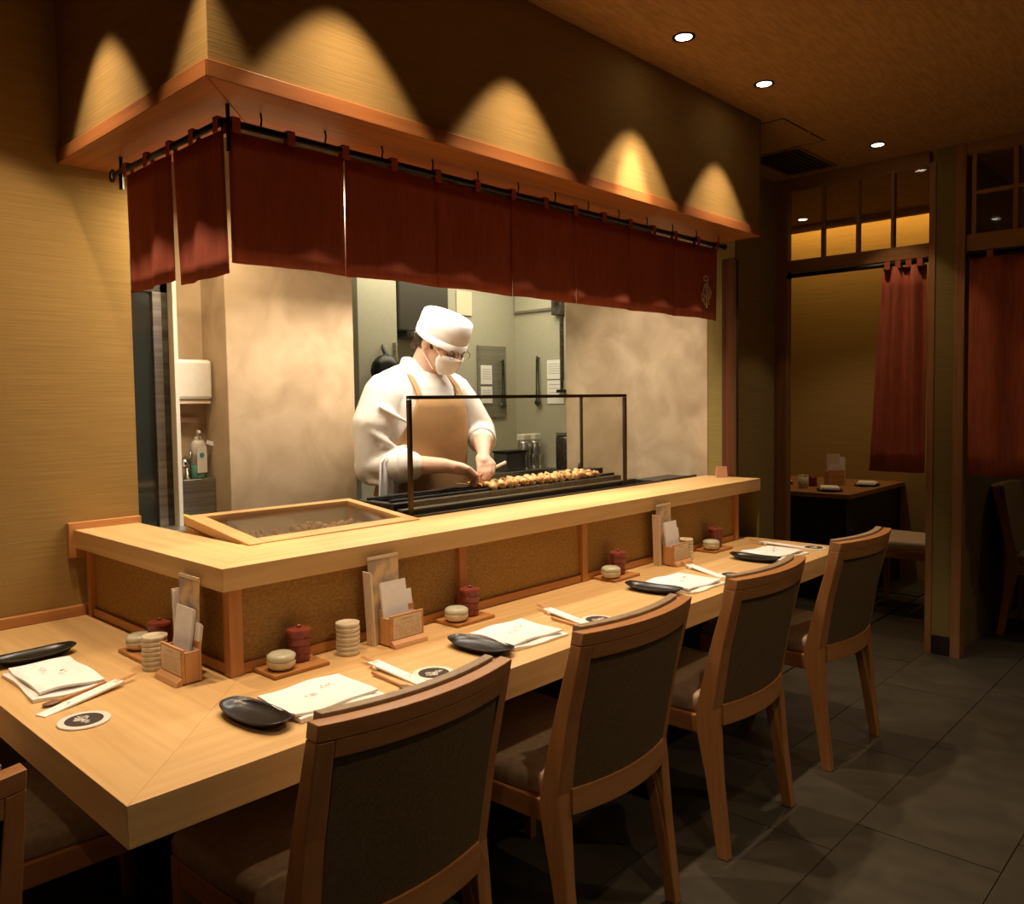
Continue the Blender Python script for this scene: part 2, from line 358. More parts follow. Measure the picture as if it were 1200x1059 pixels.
for y0, y1 in [(1.285, 1.312)]:
    wpart('post', MB().box(PX, PX+.03, y0, y1, ZT+.001, ZL-LT), ced['z'], lg, bevel=.0015)
wpart('bottom_rail', MB().box(PX+.006, PX+.03, PY+.031, 1.284, ZT+.001, ZT+.026), ced['y'], lg, bevel=.001)
wpart('woven_panel', MB().box(PX+.016, PX+.028, PY+.031, 1.284, ZT+.027, ZL-LT-.0005), M_panel, lg)
wpart('woven_panel', MB().box(PX+.020, PX+.030, 1.313, YW-.022, ZT+.001, ZL-LT-.0005), M_panel, lg)

# small block sign on the ledge end
sb = thing('table_sign', 'small brown folded card sign standing at the far end of the ledge', 'sign', (2.975, .585, ZL), math.radians(-42))
link('card', MB().hexa([(-.026, -.010, 0), (.026, -.010, 0), (.026, .012, 0), (-.026, .012, 0)], [(-.024, -.002, .052), (.024, -.002, .052), (.024, .004, .052), (-.024, .004, .052)]), plain('reddish_card', (.50, .24, .14), .6), sb)
mbp = MB()
for i in range(3): mbp.stroke([(-.014+.014*i, .012), (-.010+.014*i, .040)], .004, (0, -.009, 0), (1, 0, 0), (0, .15, .98), (0, -1, .1))
link('lettering', mbp, M_cream, sb)

# ================================================================== DISPLAY CASE
cs = thing('display_case', 'low wooden display case with a sloping glass lid on the counter corner', 'display case', (.88, .85, .93))
A = [(.592, .655, .986), (1.185, .655, .988), (1.195, 1.04, 1.024), (.600, 1.04, 1.028)]
def lerp(p, q, t): return tuple(a+(b-a)*t for a, b in zip(p, q))
def quadpt(u, v): return lerp(lerp(A[0], A[1], u), lerp(A[3], A[2], u), v)
def dz(p, d): return (p[0], p[1], p[2]+d)
def bar(u0, u1, v0, v1, t=.026):
    q = [quadpt(u0, v0), quadpt(u1, v0), quadpt(u1, v1), quadpt(u0, v1)]
    return MB().hexa([dz(p, -t) for p in q], q)
yel = {a: wood('honey_case_wood_'+a, (.52, .28, .095), (.66, .38, .15), a) for a in 'xy'}
wpart('left_rail', bar(0, .085, .0, 1), yel['y'], cs, bevel=.0015)
wpart('right_rail', bar(.945, 1, .0, 1), yel['y'], cs, bevel=.0015)
wpart('front_rail', bar(.086, .944, 0, .13), yel['x'], cs, bevel=.0015)
wpart('rear_rail', bar(.086, .944, .92, 1), yel['x'], cs, bevel=.0015)
q = [quadpt(.08, .12), quadpt(.95, .12), quadpt(.95, .93), quadpt(.08, .93)]
wpart('glass_lid', MB().hexa([dz(p, -.012) for p in q], [dz(p, -.008) for p in q]), M_gls, cs)
wpart('side_board', MB().hexa([(.601, .71, .90), (.612, .71, .90), (.612, 1.03, .90), (.601, 1.03, .90)], [(.601, .71, .962), (.612, .71, .962), (.612, 1.03, .998), (.601, 1.03, .998)]), yel['y'], cs)
wpart('side_board', MB().hexa([(1.170, .71, .90), (1.180, .71, .90), (1.180, 1.03, .90), (1.170, 1.03, .90)], [(1.170, .71, .963), (1.180, .71, .963), (1.180, 1.03, .994), (1.170, 1.03, .994)]), yel['y'], cs)
wpart('base_tray', MB().box(.613, 1.169, .71, 1.03, .885, .930), M_steel, cs)
mb = MB()
for i in range(150):
    x = random.uniform(.70, 1.16); y = random.uniform(.76, .97); h = .932+random.uniform(0, .040)*(1-abs(x-.93)/.4)
    r = random.uniform(.008, .017)
    mb.ell((x, y, h+r*.5), (r, r*random.uniform(.6, 1), r*random.uniform(.5, .9)), Euler((random.random()*3, random.random()*3, random.random()*3)).to_matrix().to_4x4(), 1)
o = link('ingredient_heap', mb, M_chip, smooth=True); o['kind'] = 'stuff'; tag(o, 'heap of small tan-brown lumps under the glass lid of the display case', 'food')
kb = thing('kitchen_bench', 'steel bench behind the ledge that carries the grill and display case', 'bench', (1.8, .9, 0))
wpart('cabinet', MB().box(.65, XE-.02, .72, 1.02, 0, .884), M_steel, kb)

# ================================================================== GRILL + SKEWERS
gx0, gx1 = 1.21, 2.55
gr = thing('charcoal_grill', 'long black charcoal grill with front trough behind the ledge', 'grill', (1.9, .88, .885))
wpart('front_trough', MB().box(gx0-.02, 2.66, .702, .745, .94, .976).box(gx0-.02, 2.66, .702, .710, .976, .990), M_dsteel, gr, bevel=.002)
wpart('front_bar', MB().box(gx0, gx1, .768, .80, .975, 1.002), M_dsteel, gr, bevel=.003)
wpart('firebox', MB().box(gx0, gx1-.05, .815, .845, .885, 1.018).box(gx0, gx1-.05, .985, 1.01, .885, 1.018).box(gx0, gx0+.03, .845, .985, .885, 1.018).box(gx1-.08, gx1-.05, .845, .985, .885, 1.018).box(gx0+.03, gx1-.08, .845, .985, .885, .93), M_coal, gr, bevel=.003)
wpart('rear_box', MB().box(2.28, 2.52, .93, 1.01, 1.019, 1.045), M_dsteel, gr, bevel=.003)
wpart('knob', MB().lathe([(.008, 0), (.010, .012), (.006, .026)], 12, (2.40, .97, 1.045)), M_dsteel, gr)
wpart('grease_tray', MB().box(2.67, 2.96, .706, .86, .955, .984).box(2.67, 2.96, .706, .714, .984, .992), M_dsteel, gr, bevel=.002)
wpart('lower_shelf', MB().box(gx0, gx1, .746, .815, .885, .955), M_dsteel, gr)
for i in range(2): wpart('grill_rod', MB().tube([(gx0+.01, .85+.12*i, 1.024), (gx1-.06, .85+.12*i, 1.024)], .005), M_coal, gr)
mb = MB()
for i in range(170):
    mb.ell((random.uniform(gx0+.04, gx1-.1), random.uniform(.855, .975), random.uniform(.935, .985)), (.02, .012, .012), Euler((random.random()*3, 0, random.random()*3)).to_matrix().to_4x4(), 1)
wpart('charcoal', mb, M_coal, gr, kind='stuff')
sk = None
for i in range(15):
    x = 1.70+i*.046+random.uniform(-.005, .005)
    t = thing('chicken_skewer', ['grilled chicken skewer nearest the hands of the cook', 'second chicken skewer to the right of the hands', 'third chicken skewer to the right of the hands', 'fourth chicken skewer to the right of the hands', 'fifth chicken skewer to the right of the hands', 'sixth chicken skewer from the hands, left of the row middle', 'chicken skewer just left of the middle of the row', 'chicken skewer in the middle of the row on the grill', 'chicken skewer just right of the middle of the row', 'sixth chicken skewer from the right end of the grilled row', 'fifth chicken skewer from the right end of the grilled row', 'fourth chicken skewer from the right end of the grilled row', 'third chicken skewer from the right end of the grilled row', 'second chicken skewer from the right end of the grilled row', 'chicken skewer at the right end of the grilled row'][i], 'skewer', (x, .90, 1.03), 0, 'chicken skewers in a row on the grill')
    link('stick', MB().tube([(0, -.085, 0), (.004, .14, .004)], .0016, 6), M_hold['x'], t)
    for k in range(4):
        mb = MB().ell((random.uniform(-.006, .006), -.062+k*.036, .004+random.uniform(0, .004)), (random.uniform(.018, .024), .0185, random.uniform(.008, .013)), Euler((random.random(), random.random(), random.random())).to_matrix().to_4x4(), 2)
        bmesh.ops.transform(mb.bm, matrix=Matrix.Identity(4), verts=mb.bm.verts)
        for v_ in mb.bm.verts: v_.co += Vector((random.uniform(-.004, .004), random.uniform(-.003, .003), random.uniform(-.0035, .0035)))
        link('meat_piece', mb, M_meat, t, smooth=True)
eh = thing('light_baffle_hood', 'unseen steel hood shell added above the grill to cut off its light, behind the long curtain', 'hood', (1.8, 1.0, 1.98))
wpart('shell', MB().box(1.02, 2.68, .78, .79, 1.80, 2.349).box(1.02, 2.68, 1.21, 1.22, 1.93, 2.349).box(1.02, 1.03, .79, 1.21, 1.98, 2.349).box(2.67, 2.68, .79, 1.21, 1.98, 2.349), M_steel, eh)  # unseen shell added to keep grill light off the upper walls and jamb
wpart('top_plate', MB().box(1.03, 2.67, .79, 1.21, 2.25, 2.26), M_steel, eh)
# glass guard
gg = thing('glass_guard', 'clear glass grill guard with thin bronze frame standing on the grill front', 'screen', (1.85, .75, .99))
GX0, GX1, GY0, GY1, GZ0, GZ1 = 1.232, 2.44, .752, .99, .977, 1.372
wpart('front_pane', MB().box(GX0+.006, GX1-.006, GY0-.0, GY0+.005, GZ0+.004, GZ1-.008), M_gl, gg)
wpart('side_pane', MB().box(GX1-.005, GX1, GY0+.008, GY1-.008, GZ0+.045, GZ1-.008), M_gl, gg)
wpart('top_bar', MB().box(GX0-.006, GX1+.006, GY0-.006, GY0+.008, GZ1-.008, GZ1+.004), M_brass, gg)
wpart('side_top_bar', MB().box(GX1-.007, GX1+.005, GY0+.008, GY1+.004, GZ1-.006, GZ1+.002), M_brass, gg)
wpart('post', MB().box(GX0-.006, GX0+.006, GY0-.006, GY0+.008, GZ0, GZ1-.009), M_brass, gg)
wpart('post', MB().box(GX1-.006, GX1+.006, GY0-.006, GY0+.008, GZ0, GZ1-.009), M_brass, gg)
wpart('post', MB().box(GX1-.006, GX1+.004, GY1-.006, GY1+.004, 1.046, GZ1-.007), M_brass, gg)

# ================================================================== CHEF
def chef():
    t = thing('person', 'cook in white jacket and cap, masked, tan apron, bent over the grill', 'person', (1.68, 1.22, 0))
    HC = Vector((1.722, 1.125, 1.590)); HR = Euler((math.radians(27), 0, math.radians(4))).to_matrix().to_4x4()
    def H(x, y, z): return HC+HR.to_3x3() @ Vector((x, y, z))
    # ---- continuous body
    b = MB()
    b.ell(H(0, .012, .02), (.076, .093, .098), HR, 3)
    b.ell(H(0, -.020, -.040), (.062, .068, .078), HR, 3)
    b.ell(H(0, -.048, -.088), (.036, .032, .026), HR)
    b.limb([H(0, -.086, .010), H(0, -.106, -.024)], [.009, .014])        # nose
    b.ell(H(0, -.080, .030), (.055, .018, .014), HR)                       # brow
    b.ell(H(0, -.086, -.058), (.024, .012, .009), HR)                      # mouth
    for s in (-1, 1):
        b.ell(H(s*.077, .012, -.012), (.010, .020, .032), HR)              # ears
        b.ell(H(s*.045, -.066, -.022), (.022, .018, .02), HR)              # cheek
    b.limb([H(0, .035, -.045), (1.700, 1.200, 1.50), (1.695, 1.225, 1.43)], [.060, .062, .075], 16)
    def ring(cx, cy, z, rx, ry, n=28): return [(cx+rx*math.cos(2*PI*i/n), cy+ry*math.sin(2*PI*i/n), z) for i in range(n)]
    b.rings([ring(1.68, 1.235, z, rx, ry) for z, rx, ry in [(.86, .155, .11), (.98, .150, .115), (1.15, .165, .12), (1.3, .185, .125), (1.42, .175, .095), (1.48, .09, .07)]])
    EL, ER = Vector((1.955, 1.150, 1.225)), Vector((1.470, 1.245, 1.115))
    WL, WR = Vector((1.808, .988, 1.158)), Vector((1.602, .992, 1.112))
    b.limb([(1.600, 1.235, 1.40), (1.530, 1.235, 1.365), ER], [.060, .058, .048]); b.limb([(1.78, 1.225, 1.40), (1.845, 1.225, 1.365), EL], [.060, .058, .048])
    b.limb([ER, ER.lerp(WR, .45), WR], [.050, .043, .029]); b.limb([EL, EL.lerp(WL, .45), WL], [.050, .042, .029])
    for s in (-1, 1): b.limb([(1.68+s*.09, 1.235, .88), (1.68+s*.10, 1.225, .48), (1.68+s*.11, 1.245, .09)], [.092, .062, .040])
    for s in (-1, 1): b.limb([(1.68+s*.11, 1.255, .045), (1.68+s*.125, 1.13, .032)], [.040, .03])
    # hands: palm, four fingers and a thumb each, pinching one skewer
    def hand(Wp, P, fdir, side, curl):
        P = Vector(P); f = Vector(fdir).normalized(); sd = Vector(side).normalized(); cu = Vector(curl).normalized()
        b.limb([Wp, Wp.lerp(P, .5), P], [.027, .026, .024], 10)
        for k in (-1.2, -.4, .4, 1.2): b.limb([P-f*.025+sd*k*.010, P+f*.022+sd*k*.0165], [.017, .0115], 8)
        for k, L in zip((-1.35, -.45, .45, 1.35), (.066, .076, .072, .056)):
            p0 = P+f*.018+sd*k*.0165; p1 = p0+(f*.85+cu*.45).normalized()*L*.45
            p2 = p1+(f*.30+cu*.95).normalized()*L*.33; p3 = p2+(-f*.25+cu*.95).normalized()*L*.24
            b.limb([p0, p1, p2, p3], [.0102, .0094, .0086, .0074], 8)
        q0 = P-f*.012-sd*.020; q1 = q0-sd*.020+f*.018+cu*.008; q2 = q1+f*.030+cu*.016+sd*.004
        b.limb([q0, q1, q2], [.015, .0115, .0095], 8)
    hand(WR, (1.648, .942, 1.098), (.72, -.60, -.34), (.25, .75, -.30), (.15, -.1, -1))
    hand(WL, (1.758, .938, 1.118), (-.42, -.66, -.62), (-.70, .55, -.10), (-.25, .15, -1))
    body = wpart('body', b, M_skin, t); remesh(body, .0048, 2)
    # ---- jacket (torso + sleeves) in one surface
    j = MB()
    j.rings([ring(1.685, 1.235, z, rx, ry, 36) for z, rx, ry in [(.84, .200, .155), (.95, .192, .150), (1.10, .198, .155), (1.24, .208, .158), (1.34, .205, .148), (1.42, .185, .122), (1.465, .135, .092), (1.478, .110, .082)]])
    for s in (-1, 1): j.limb([(1.695+s*.07, 1.235, 1.445), (1.69+s*.13, 1.235, 1.405)], [.070, .085], 18)
    j.limb([(1.525, 1.235, 1.385), (1.470, 1.24, 1.27), ER+Vector((-.002, .008, -.008)), (1.500, 1.135, 1.112)], [.092, .092, .080, .068], 18)
    j.limb([(1.500, 1.135, 1.112), (1.522, 1.100, 1.112)], [.068, .060], 18)
    j.limb([(1.850, 1.225, 1.388), (1.915, 1.195, 1.31), EL, (1.918, 1.108, 1.205)], [.092, .080, .066, .060], 18)
    j.limb([(1.918, 1.108, 1.205), (1.895, 1.085, 1.195)], [.060, .054], 18)
    for a, c_, r in [((1.88, 1.10, 1.22), (1.95, 1.09, 1.215), .010), ((1.41, 1.18, 1.24), (1.50, 1.13, 1.17), .016), ((1.43, 1.16, 1.34), (1.53, 1.10, 1.27), .013), ((1.89, 1.13, 1.30), (1.97, 1.10, 1.27), .012),
                     ((1.44, 1.17, 1.15), (1.52, 1.12, 1.19), .015), ((1.42, 1.22, 1.05), (1.49, 1.14, 1.04), .018)]:
        j.limb([a, Vector(a).lerp(Vector(c_), .5), c_], [r*.5, r, r*.5], 8)
    jk = wpart('jacket', j, M_jacket, t); remesh(jk, .0075, 4)
    # collar
    c = MB()
    N = 28; rows = []
    for (rx, ry, z0, dy) in [(.112, .085, 1.470, 0), (.088, .078, 1.525, .004), (.080, .072, 1.535, .004), (.098, .078, 1.480, 0)]:
        rows.append([(1.695+rx*math.cos(a), 1.215+dy+ry*math.sin(a), z0-.085*max(0, -math.sin(a))**3) for a in [2*PI*i/N for i in range(N)]])
    c.rings(rows+[rows[0]], cap=False)
    wpart('collar', c, M_jacket, t, smooth=True)
    for s, (mx, my, mz), (ax, ay, az) in [(-1, (1.513, 1.112, 1.114), (.63, -.77, 0)), (1, (1.905, 1.092, 1.198), (-.62, -.72, -.25))]:
        m = MB(); ax_ = Vector((ax, ay, az)).normalized(); p = Vector((mx, my, mz))
        rr = .0665 if s < 0 else .0605
        m.tube([p-ax_*.022, p-ax_*.018, p+ax_*.018, p+ax_*.022], [rr-.004, rr, rr-.002, rr-.007], 20)
        wpart('cuff', m, M_jacket, t, smooth=True)
    # ---- apron
    def arow(z, rx, ry, hw, n=18): return [(1.685+rx*math.sin(a), 1.235-ry*math.cos(a), z) for a in [(-hw+2*hw*i/n) for i in range(n+1)]]
    def R(d): return math.radians(d)
    rows = [arow(.42, .235, .185, R(105)), arow(.70, .225, .180, R(105)), arow(.86, .218, .175, R(105)), arow(1.0, .210, .172, R(100)), arow(1.10, .210, .170, R(86)),
            arow(1.18, .215, .173, R(64)), arow(1.26, .218, .174, R(48)), arow(1.33, .217, .168, R(38)), arow(1.375, .214, .158, R(32))]
    a_ = MB().rings(rows, cap=False, close=False)
    ap = wpart('apron', a_, M_apron, t, smooth=True); so = ap.modifiers.new('s', 'SOLIDIFY'); so.thickness = .004; so.offset = 1
    for s in (-1, 1):
        p = [(1.685+s*.108, 1.098, 1.372), (1.69+s*.108, 1.128, 1.415), (1.69+s*.103, 1.165, 1.455), (1.69+s*.098, 1.205, 1.482)]
        m = MB()
        for u, v_ in zip(p, p[1:]):
            u, v_ = Vector(u), Vector(v_); k = Vector((.012, 0, 0)); n_ = Vector((0, -.004, .004))
            m.hexa([u-k, u+k, u+k+n_, u-k+n_], [v_-k, v_+k, v_+k+n_, v_-k+n_])
        wpart('apron_strap', m, M_apron, t)
    m = MB()
    for i in range(5):
        x0 = 1.765+i*.007; m.stroke([(x0, 1.300), (x0+.003, 1.306)], .003, (0, 1.0705+i*.002, 0), (1, .25, 0), (0, 0, 1), (0, -1, 0), .001)
    wpart('apron_lettering', m, M_paper, t)
    # ---- cap
    m = MB(); n = 32
    prof = [(.099, .111, .008), (.1015, .1135, .02), (.100, .112, .075), (.096, .108, .104), (.086, .098, .112), (.04, .05, .119)]
    m.rings([[H(rx*math.cos(a), .010+ry*math.sin(a), z+.010*math.sin(a)*(z < .09)) for a in [2*PI*i/n for i in range(n)]] for rx, ry, z in prof])
    cp = wpart('cap', m, M_jacket, t, smooth=True)
    wpart('cap_band', MB().rings([[H(rx*math.cos(a), .010+ry*math.sin(a), z+.010*math.sin(a)) for a in [2*PI*i/n for i in range(n)]] for rx, ry, z in [(.1025, .1145, .008), (.1025, .1145, .036), (.1005, .1125, .036), (.0985, .1105, .008)]], cap=False), M_jacket, cp, smooth=True)
    # ---- hair
    m = MB()
    m.ell(H(0, .045, -.006), (.082, .078, .062), HR, 3); m.ell(H(0, .078, -.045), (.055, .035, .035), HR, 2)
    for s in (-1, 1): m.limb([H(s*.073, -.018, .018), H(s*.0745, -.024, -.016)], [.012, .007])
    for i in range(9): m.limb([H(-.05+i*.0125, .09, -.03), H(-.055+i*.0138, .105, -.075)], [.014, .004], 6)
    hr = wpart('hair', m, M_hair, t); remesh(hr, .004, 1)
    # ---- mask
    m = MB(); rows = []
    for z, hw, off in [(-.022, 58, .014), (-.045, 62, .012), (-.070, 60, .008), (-.095, 52, .004), (-.112, 34, -.004)]:
        rr = []
        for i in range(15):
            a = R(-hw+2*hw*i/14); k = math.cos(a)
            fy = {-.008: .108, -.022: .116, -.045: .108, -.070: .104, -.095: .095, -.112: .066}[z]
            rx = {-.008: .074, -.022: .074, -.045: .072, -.070: .070, -.095: .060, -.112: .048}[z]
            ridge = .016*math.exp(-(math.degrees(a)/16)**2) if z > -.05 else .004*k
            rr.append(H(rx*math.sin(a)*1.05, -.012-(fy-.014)*k-ridge, z+(.010*k if z == -.008 else 0)))
        rows.append(rr)
    m.rings(rows, cap=False, close=False)
    mk = wpart('face_mask', m, M_paper, t, smooth=True); so = mk.modifiers.new('s', 'SOLIDIFY'); so.thickness = .002; so.offset = 1
    for s in (-1, 1):
        wpart('ear_loop', MB().tube([H(s*.066, -.062, -.022), H(s*.081, -.015, .004), H(s*.086, .022, -.010), H(s*.080, .004, -.050), H(s*.060, -.052, -.094)], .0018, 6), M_paper, mk)
    # ---- eyes, brows, glasses
    for s in (-1, 1):
        wpart('eye', MB().ell(H(s*.031, -.0885, -.012), (.012, .006, .005), HR), M_white, t, smooth=True)
        wpart('eyelash', MB().limb([H(s*.018, -.0955, -.013), H(s*.031, -.0965, -.016), H(s*.045, -.088, -.012)], [.0018, .0028, .0018], 6), M_hair, t)
        wpart('eyebrow', MB().limb([H(s*.016, -.0985, .001), H(s*.034, -.0965, .003), H(s*.052, -.083, -.001)], [.003, .004, .002], 6), M_hair, t)
    g = MB()
    for s in (-1, 1):
        g.tube([H(s*.033+.026*math.cos(a), -.112+.10*abs(.026*math.cos(a))*(1 if s*math.cos(a) > 0 else 0), -.008+.017*math.sin(a)) for a in [2*PI*i/16 for i in range(17)]], .0013, 6)
        g.tube([H(s*.059, -.108, .0), H(s*.080, -.06, .004), H(s*.083, .0, .006)], .0014, 6)
    g.tube([H(-.008, -.112, -.004), H(.008, -.112, -.004)], .0014, 6)
    wpart('glasses', g, M_brass, t)
    # ---- trousers, shoes, towel
    m = MB()
    m.ell((1.68, 1.235, .86), (.18, .135, .10))
    for s in (-1, 1): m.limb([(1.68+s*.09, 1.235, .84), (1.68+s*.10, 1.225, .48), (1.68+s*.11, 1.245, .11)], [.108, .085, .066], 14)
    tr = wpart('trousers', m, M_trs, t); remesh(tr, .012, 3)
    for s in (-1, 1):
        m = MB().limb([(1.68+s*.11, 1.265, .050), (1.68+s*.128, 1.11, .040)], [.050, .040])
        for v_ in m.bm.verts: v_.co.z = max(v_.co.z, .001)
        wpart('shoe', m, M_trs, t, smooth=True)
    m = MB()
    rows = []
    for z, x0, x1, d in [(1.155, 1.425, 1.465, .0), (1.13, 1.405, 1.480, .004), (1.05, 1.395, 1.492, .0), (.98, 1.393, 1.490, .006), (.90, 1.400, 1.505, .0), (.80, 1.41, 1.51, .004)]:
        rows.append([(x0+(x1-x0)*i/8, 1.135+.008*math.sin(i*2.2+z*5)+d, z) for i in range(9)])
    tw = wpart('towel', m.rings(rows, cap=False, close=False), M_paper, t, smooth=True); so = tw.modifiers.new('s', 'SOLIDIFY'); so.thickness = .008
    return t
ch = chef()
hs = thing('held_skewer', 'wooden-handled skewer pinched between the fingers of the cook', 'skewer', (1.70, .915, 1.065))
wpart('stick', MB().tube([(1.640, .918, 1.050), (1.760, .912, 1.086)], .003, 8), M_hold['x'], hs)
wpart('handle', MB().tube([(1.760, .912, 1.086), (1.850, .908, 1.112)], [.006, .007], 8), M_ivory, hs)

# ================================================================== REAR KITCHEN THINGS
o = thing('wall_cabinet', 'dark grey wall cabinet hanging behind the cook at the upper left', 'cabinet', (2.83, 2.6, 1.74))
wpart('case', MB().box(2.64, 3.04, 2.50, 2.699, 1.78, 2.2), plain('dark_grey_enamel', (.05, .045, .035), .4), o, bevel=.01)
wpart('edge_rail', MB().box(2.72, 3.0, 2.46, 2.50, 1.745, 1.775), M_steel, o, bevel=.004)
wpart('lower_tray', MB().box(2.70, 3.02, 2.50, 2.69, 1.745, 1.778), M_dsteel, o)
o = thing('upright_locker', 'narrow pale locker seen at the plaster edge behind the shoulder of the cook', 'locker', (2.62, 2.6, 0))
wpart('body', MB().box(2.30, 2.58, 2.45, 2.69, 0, 2.30), M_kwall, o, bevel=.004); wpart('handle', MB().box(2.545, 2.56, 2.435, 2.45, 1.5, 1.7), M_steel, o)
o = thing('black_bag', 'black bundle hanging at the edge of the opening by the shoulder of the cook', 'bag', (2.40, 2.3, 1.4))
m = MB().ell((2.42, 2.36, 1.53), (.10, .07, .10)).ell((2.36, 2.36, 1.36), (.09, .07, .13)).limb([(2.45, 2.38, 1.60), (2.46, 2.44, 1.68)], [.02, .012])
ob = wpart('bundle', m, M_black, o); remesh(ob, .012, 2)
o = thing('steel_notice_panel', 'upright steel panel on the back wall with white notes clipped on it', 'panel', (3.61, 2.69, 1.23))
wpart('sheet', MB().box(3.475, 3.755, 2.685, 2.699, 1.24, 1.735), textured('dull_steel', (.24, .23, .18), (.32, .30, .24), (1, 1, 30), 1, 3, .25, .02, .5, .4), o, bevel=.002)
wpart('edge_strip', MB().box(3.475, 3.485, 2.675, 2.685, 1.24, 1.735), M_steel, o)
def note(x0, x1, z0, z1, label, face='y', at=2.674, ln=5):
    t = thing('paper_note', label, 'paper', ((x0+x1)/2, at, z0) if face == 'y' else (at, (x0+x1)/2, z0))
    if face == 'y':
        wpart('sheet', MB().box(x0, x1, at, at+.003, z0, z1), M_paper, t)
        m = MB()
        for i in range(ln): m.box(x0+.015, x1-.015, at-.001, at, z1-.03-(z1-z0-.05)*i/ln, z1-.027-(z1-z0-.05)*i/ln)
    else:
        wpart('sheet', MB().box(at, at+.003, x0, x1, z0, z1), M_paper, t)
        m = MB()
        for i in range(ln): m.box(at-.001, at, x0+.015, x1-.015, z1-.03-(z1-z0-.05)*i/ln, z1-.027-(z1-z0-.05)*i/ln)
    wpart('lines', m, M_ink, t)
    return t
note(3.49, 3.60, 1.47, 1.60, 'white lined note, upper one clipped to the steel panel')
note(3.49, 3.60, 1.34, 1.455, 'white lined note, lower one clipped to the steel panel')
def tongs(x, y, z, label, ry=0, rz=0):
    t = thing('hanging_tongs', label, 'tongs', (x, y, z), rz)
    Rm = Matrix.Rotation(ry, 4, 'Y')
    link('hook', MB().tube([Rm @ Vector((0, .01, 0)), Rm @ Vector((0, -.012, 0)), Rm @ Vector((0, -.016, .012))], .005, 6), M_black, t)
    link('arms', MB().tube([Rm @ Vector((-.006, -.012, 0)), Rm @ Vector((-.012, -.012, -.30))], .0055, 6).tube([Rm @ Vector((.006, -.012, 0)), Rm @ Vector((.014, -.012, -.30))], .0055, 6), M_dsteel, t)
    link('grip', MB().ell(Rm @ Vector((0, -.012, -.31)), (.030, .010, .025)), M_dsteel, t)
tongs(3.70, 2.674, 1.63, 'dark metal tongs hanging on the steel panel')
tongs(3.855, 2.47, 1.65, 'dark metal tongs hanging beside the corner of the kitchen walls', 0, -PI/2)
note(2.27, 2.40, 1.50, 1.63, 'white notice pinned on the side wall near the plaster edge, upper', 'x', 3.864)
note(2.25, 2.40, 1.33, 1.49, 'white notice pinned on the side wall near the plaster edge, lower', 'x', 3.864, 4)
o = thing('wall_box', 'grey box with dark slot high on the side wall near the plaster edge', 'box', (3.8, 2.27, 1.95))
wpart('case', MB().box(3.82, 3.869, 2.24, 2.32, 1.93, 2.10), M_dsteel, o, bevel=.003); wpart('slot', MB().box(3.817, 3.82, 2.255, 2.29, 1.99, 2.07), M_black, o)
o = thing('conduit_pole', 'dark vertical conduit running down the side wall by the plaster edge', 'pipe', (3.85, 2.26, 1.43))
wpart('pipe', MB().box(3.845, 3.868, 2.252, 2.268, 1.42, 1.93), M_dsteel, o); wpart('foot', MB().box(3.83, 3.869, 2.23, 2.29, 1.405, 1.425), M_black, o)
o = thing('cupboard_front', 'pale upper cupboard front above the side wall notices', 'cupboard', (3.85, 2.5, 1.97))
wpart('door', MB().box(3.855, 3.869, 2.33, 2.69, 1.985, 2.34), M_kwall, o, bevel=.003); wpart('lower_strip', MB().box(3.85, 3.869, 2.33, 2.69, 1.972, 1.982), M_steel, o)
o = thing('wall_sign', 'small pale sign on the back wall right of the cap', 'sign', (3.37, 2.69, 1.95))
wpart('plate', MB().box(3.29, 3.43, 2.688, 2.699, 1.93, 2.09), M_ivory, o, bevel=.002)
o = thing('rear_worktop', 'steel worktop along the back wall of the kitchen', 'worktop', (3.3, 2.5, 0))
wpart('top', MB().box(2.6, 3.868, 2.32, 2.698, .86, .89), M_steel, o, bevel=.003); wpart('body', MB().box(2.6, 3.868, 2.36, 2.698, 0, .859), M_dsteel, o)
for k, x in enumerate((3.66, 3.77)):
    o = thing('drink_dispenser', 'tall steel canister with a white tap head, %s of the pair on the worktop' % ('left' if k == 0 else 'right'), 'dispenser', (x, 2.44, .891), 0, 'drink dispensers on the rear worktop')
    link('canister', MB().lathe([(.042, 0), (.045, .01), (.045, .17), (.038, .19)], 20), M_steel, o, smooth=True)
    link('tap_head', MB().box(-.035, .035, -.035, .035, .191, .235), M_white, o, bevel=.006)
    link('nozzle', MB().lathe([(.010, .15), (.016, .17)], 10, (0, -.055, 0)), M_white, o)
o = thing('black_case', 'dark grey box on the rear worktop behind the hands of the cook', 'box', (3.50, 2.42, .891))
wpart('case', MB().box(3.40, 3.60, 2.36, 2.48, .891, 1.01), plain('charcoal_plastic', (.06, .055, .05), .5), o, bevel=.006)
wpart('lid', MB().box(3.395, 3.605, 2.355, 2.485, 1.011, 1.025), M_black, o, bevel=.004)
o = thing('steel_canister', 'tall grey steel canister standing at the plaster edge in the kitchen', 'canister', (3.70, 2.18, 0))
wpart('body', MB().lathe([(.085, 0), (.085, 1.10), (.08, 1.12)], 24, (3.76, 2.13, 0)), M_dsteel, o, smooth=True)
wpart('lid', MB().lathe([(.086, 1.121), (.086, 1.14), (.03, 1.15)], 24, (3.76, 2.13, 0)), M_steel, o)
o = thing('glass_jar', 'row of clear glasses standing beside the drink dispensers', 'glass', (3.8, 2.36, .891))
for i in range(3):
    g = tag(link('drinking_glass', MB().lathe([(.022, 0), (.027, .10), (.025, .10), (.020, .004)], 16), M_gl, smooth=True), 'clear glass standing %s in the row near the dispensers' % ('first', 'second', 'third')[i], 'glass', 'glasses on the rear worktop')
    g.location = (3.58+i*.07, 2.345, .8905)
bpy.data.objects.remove(o)
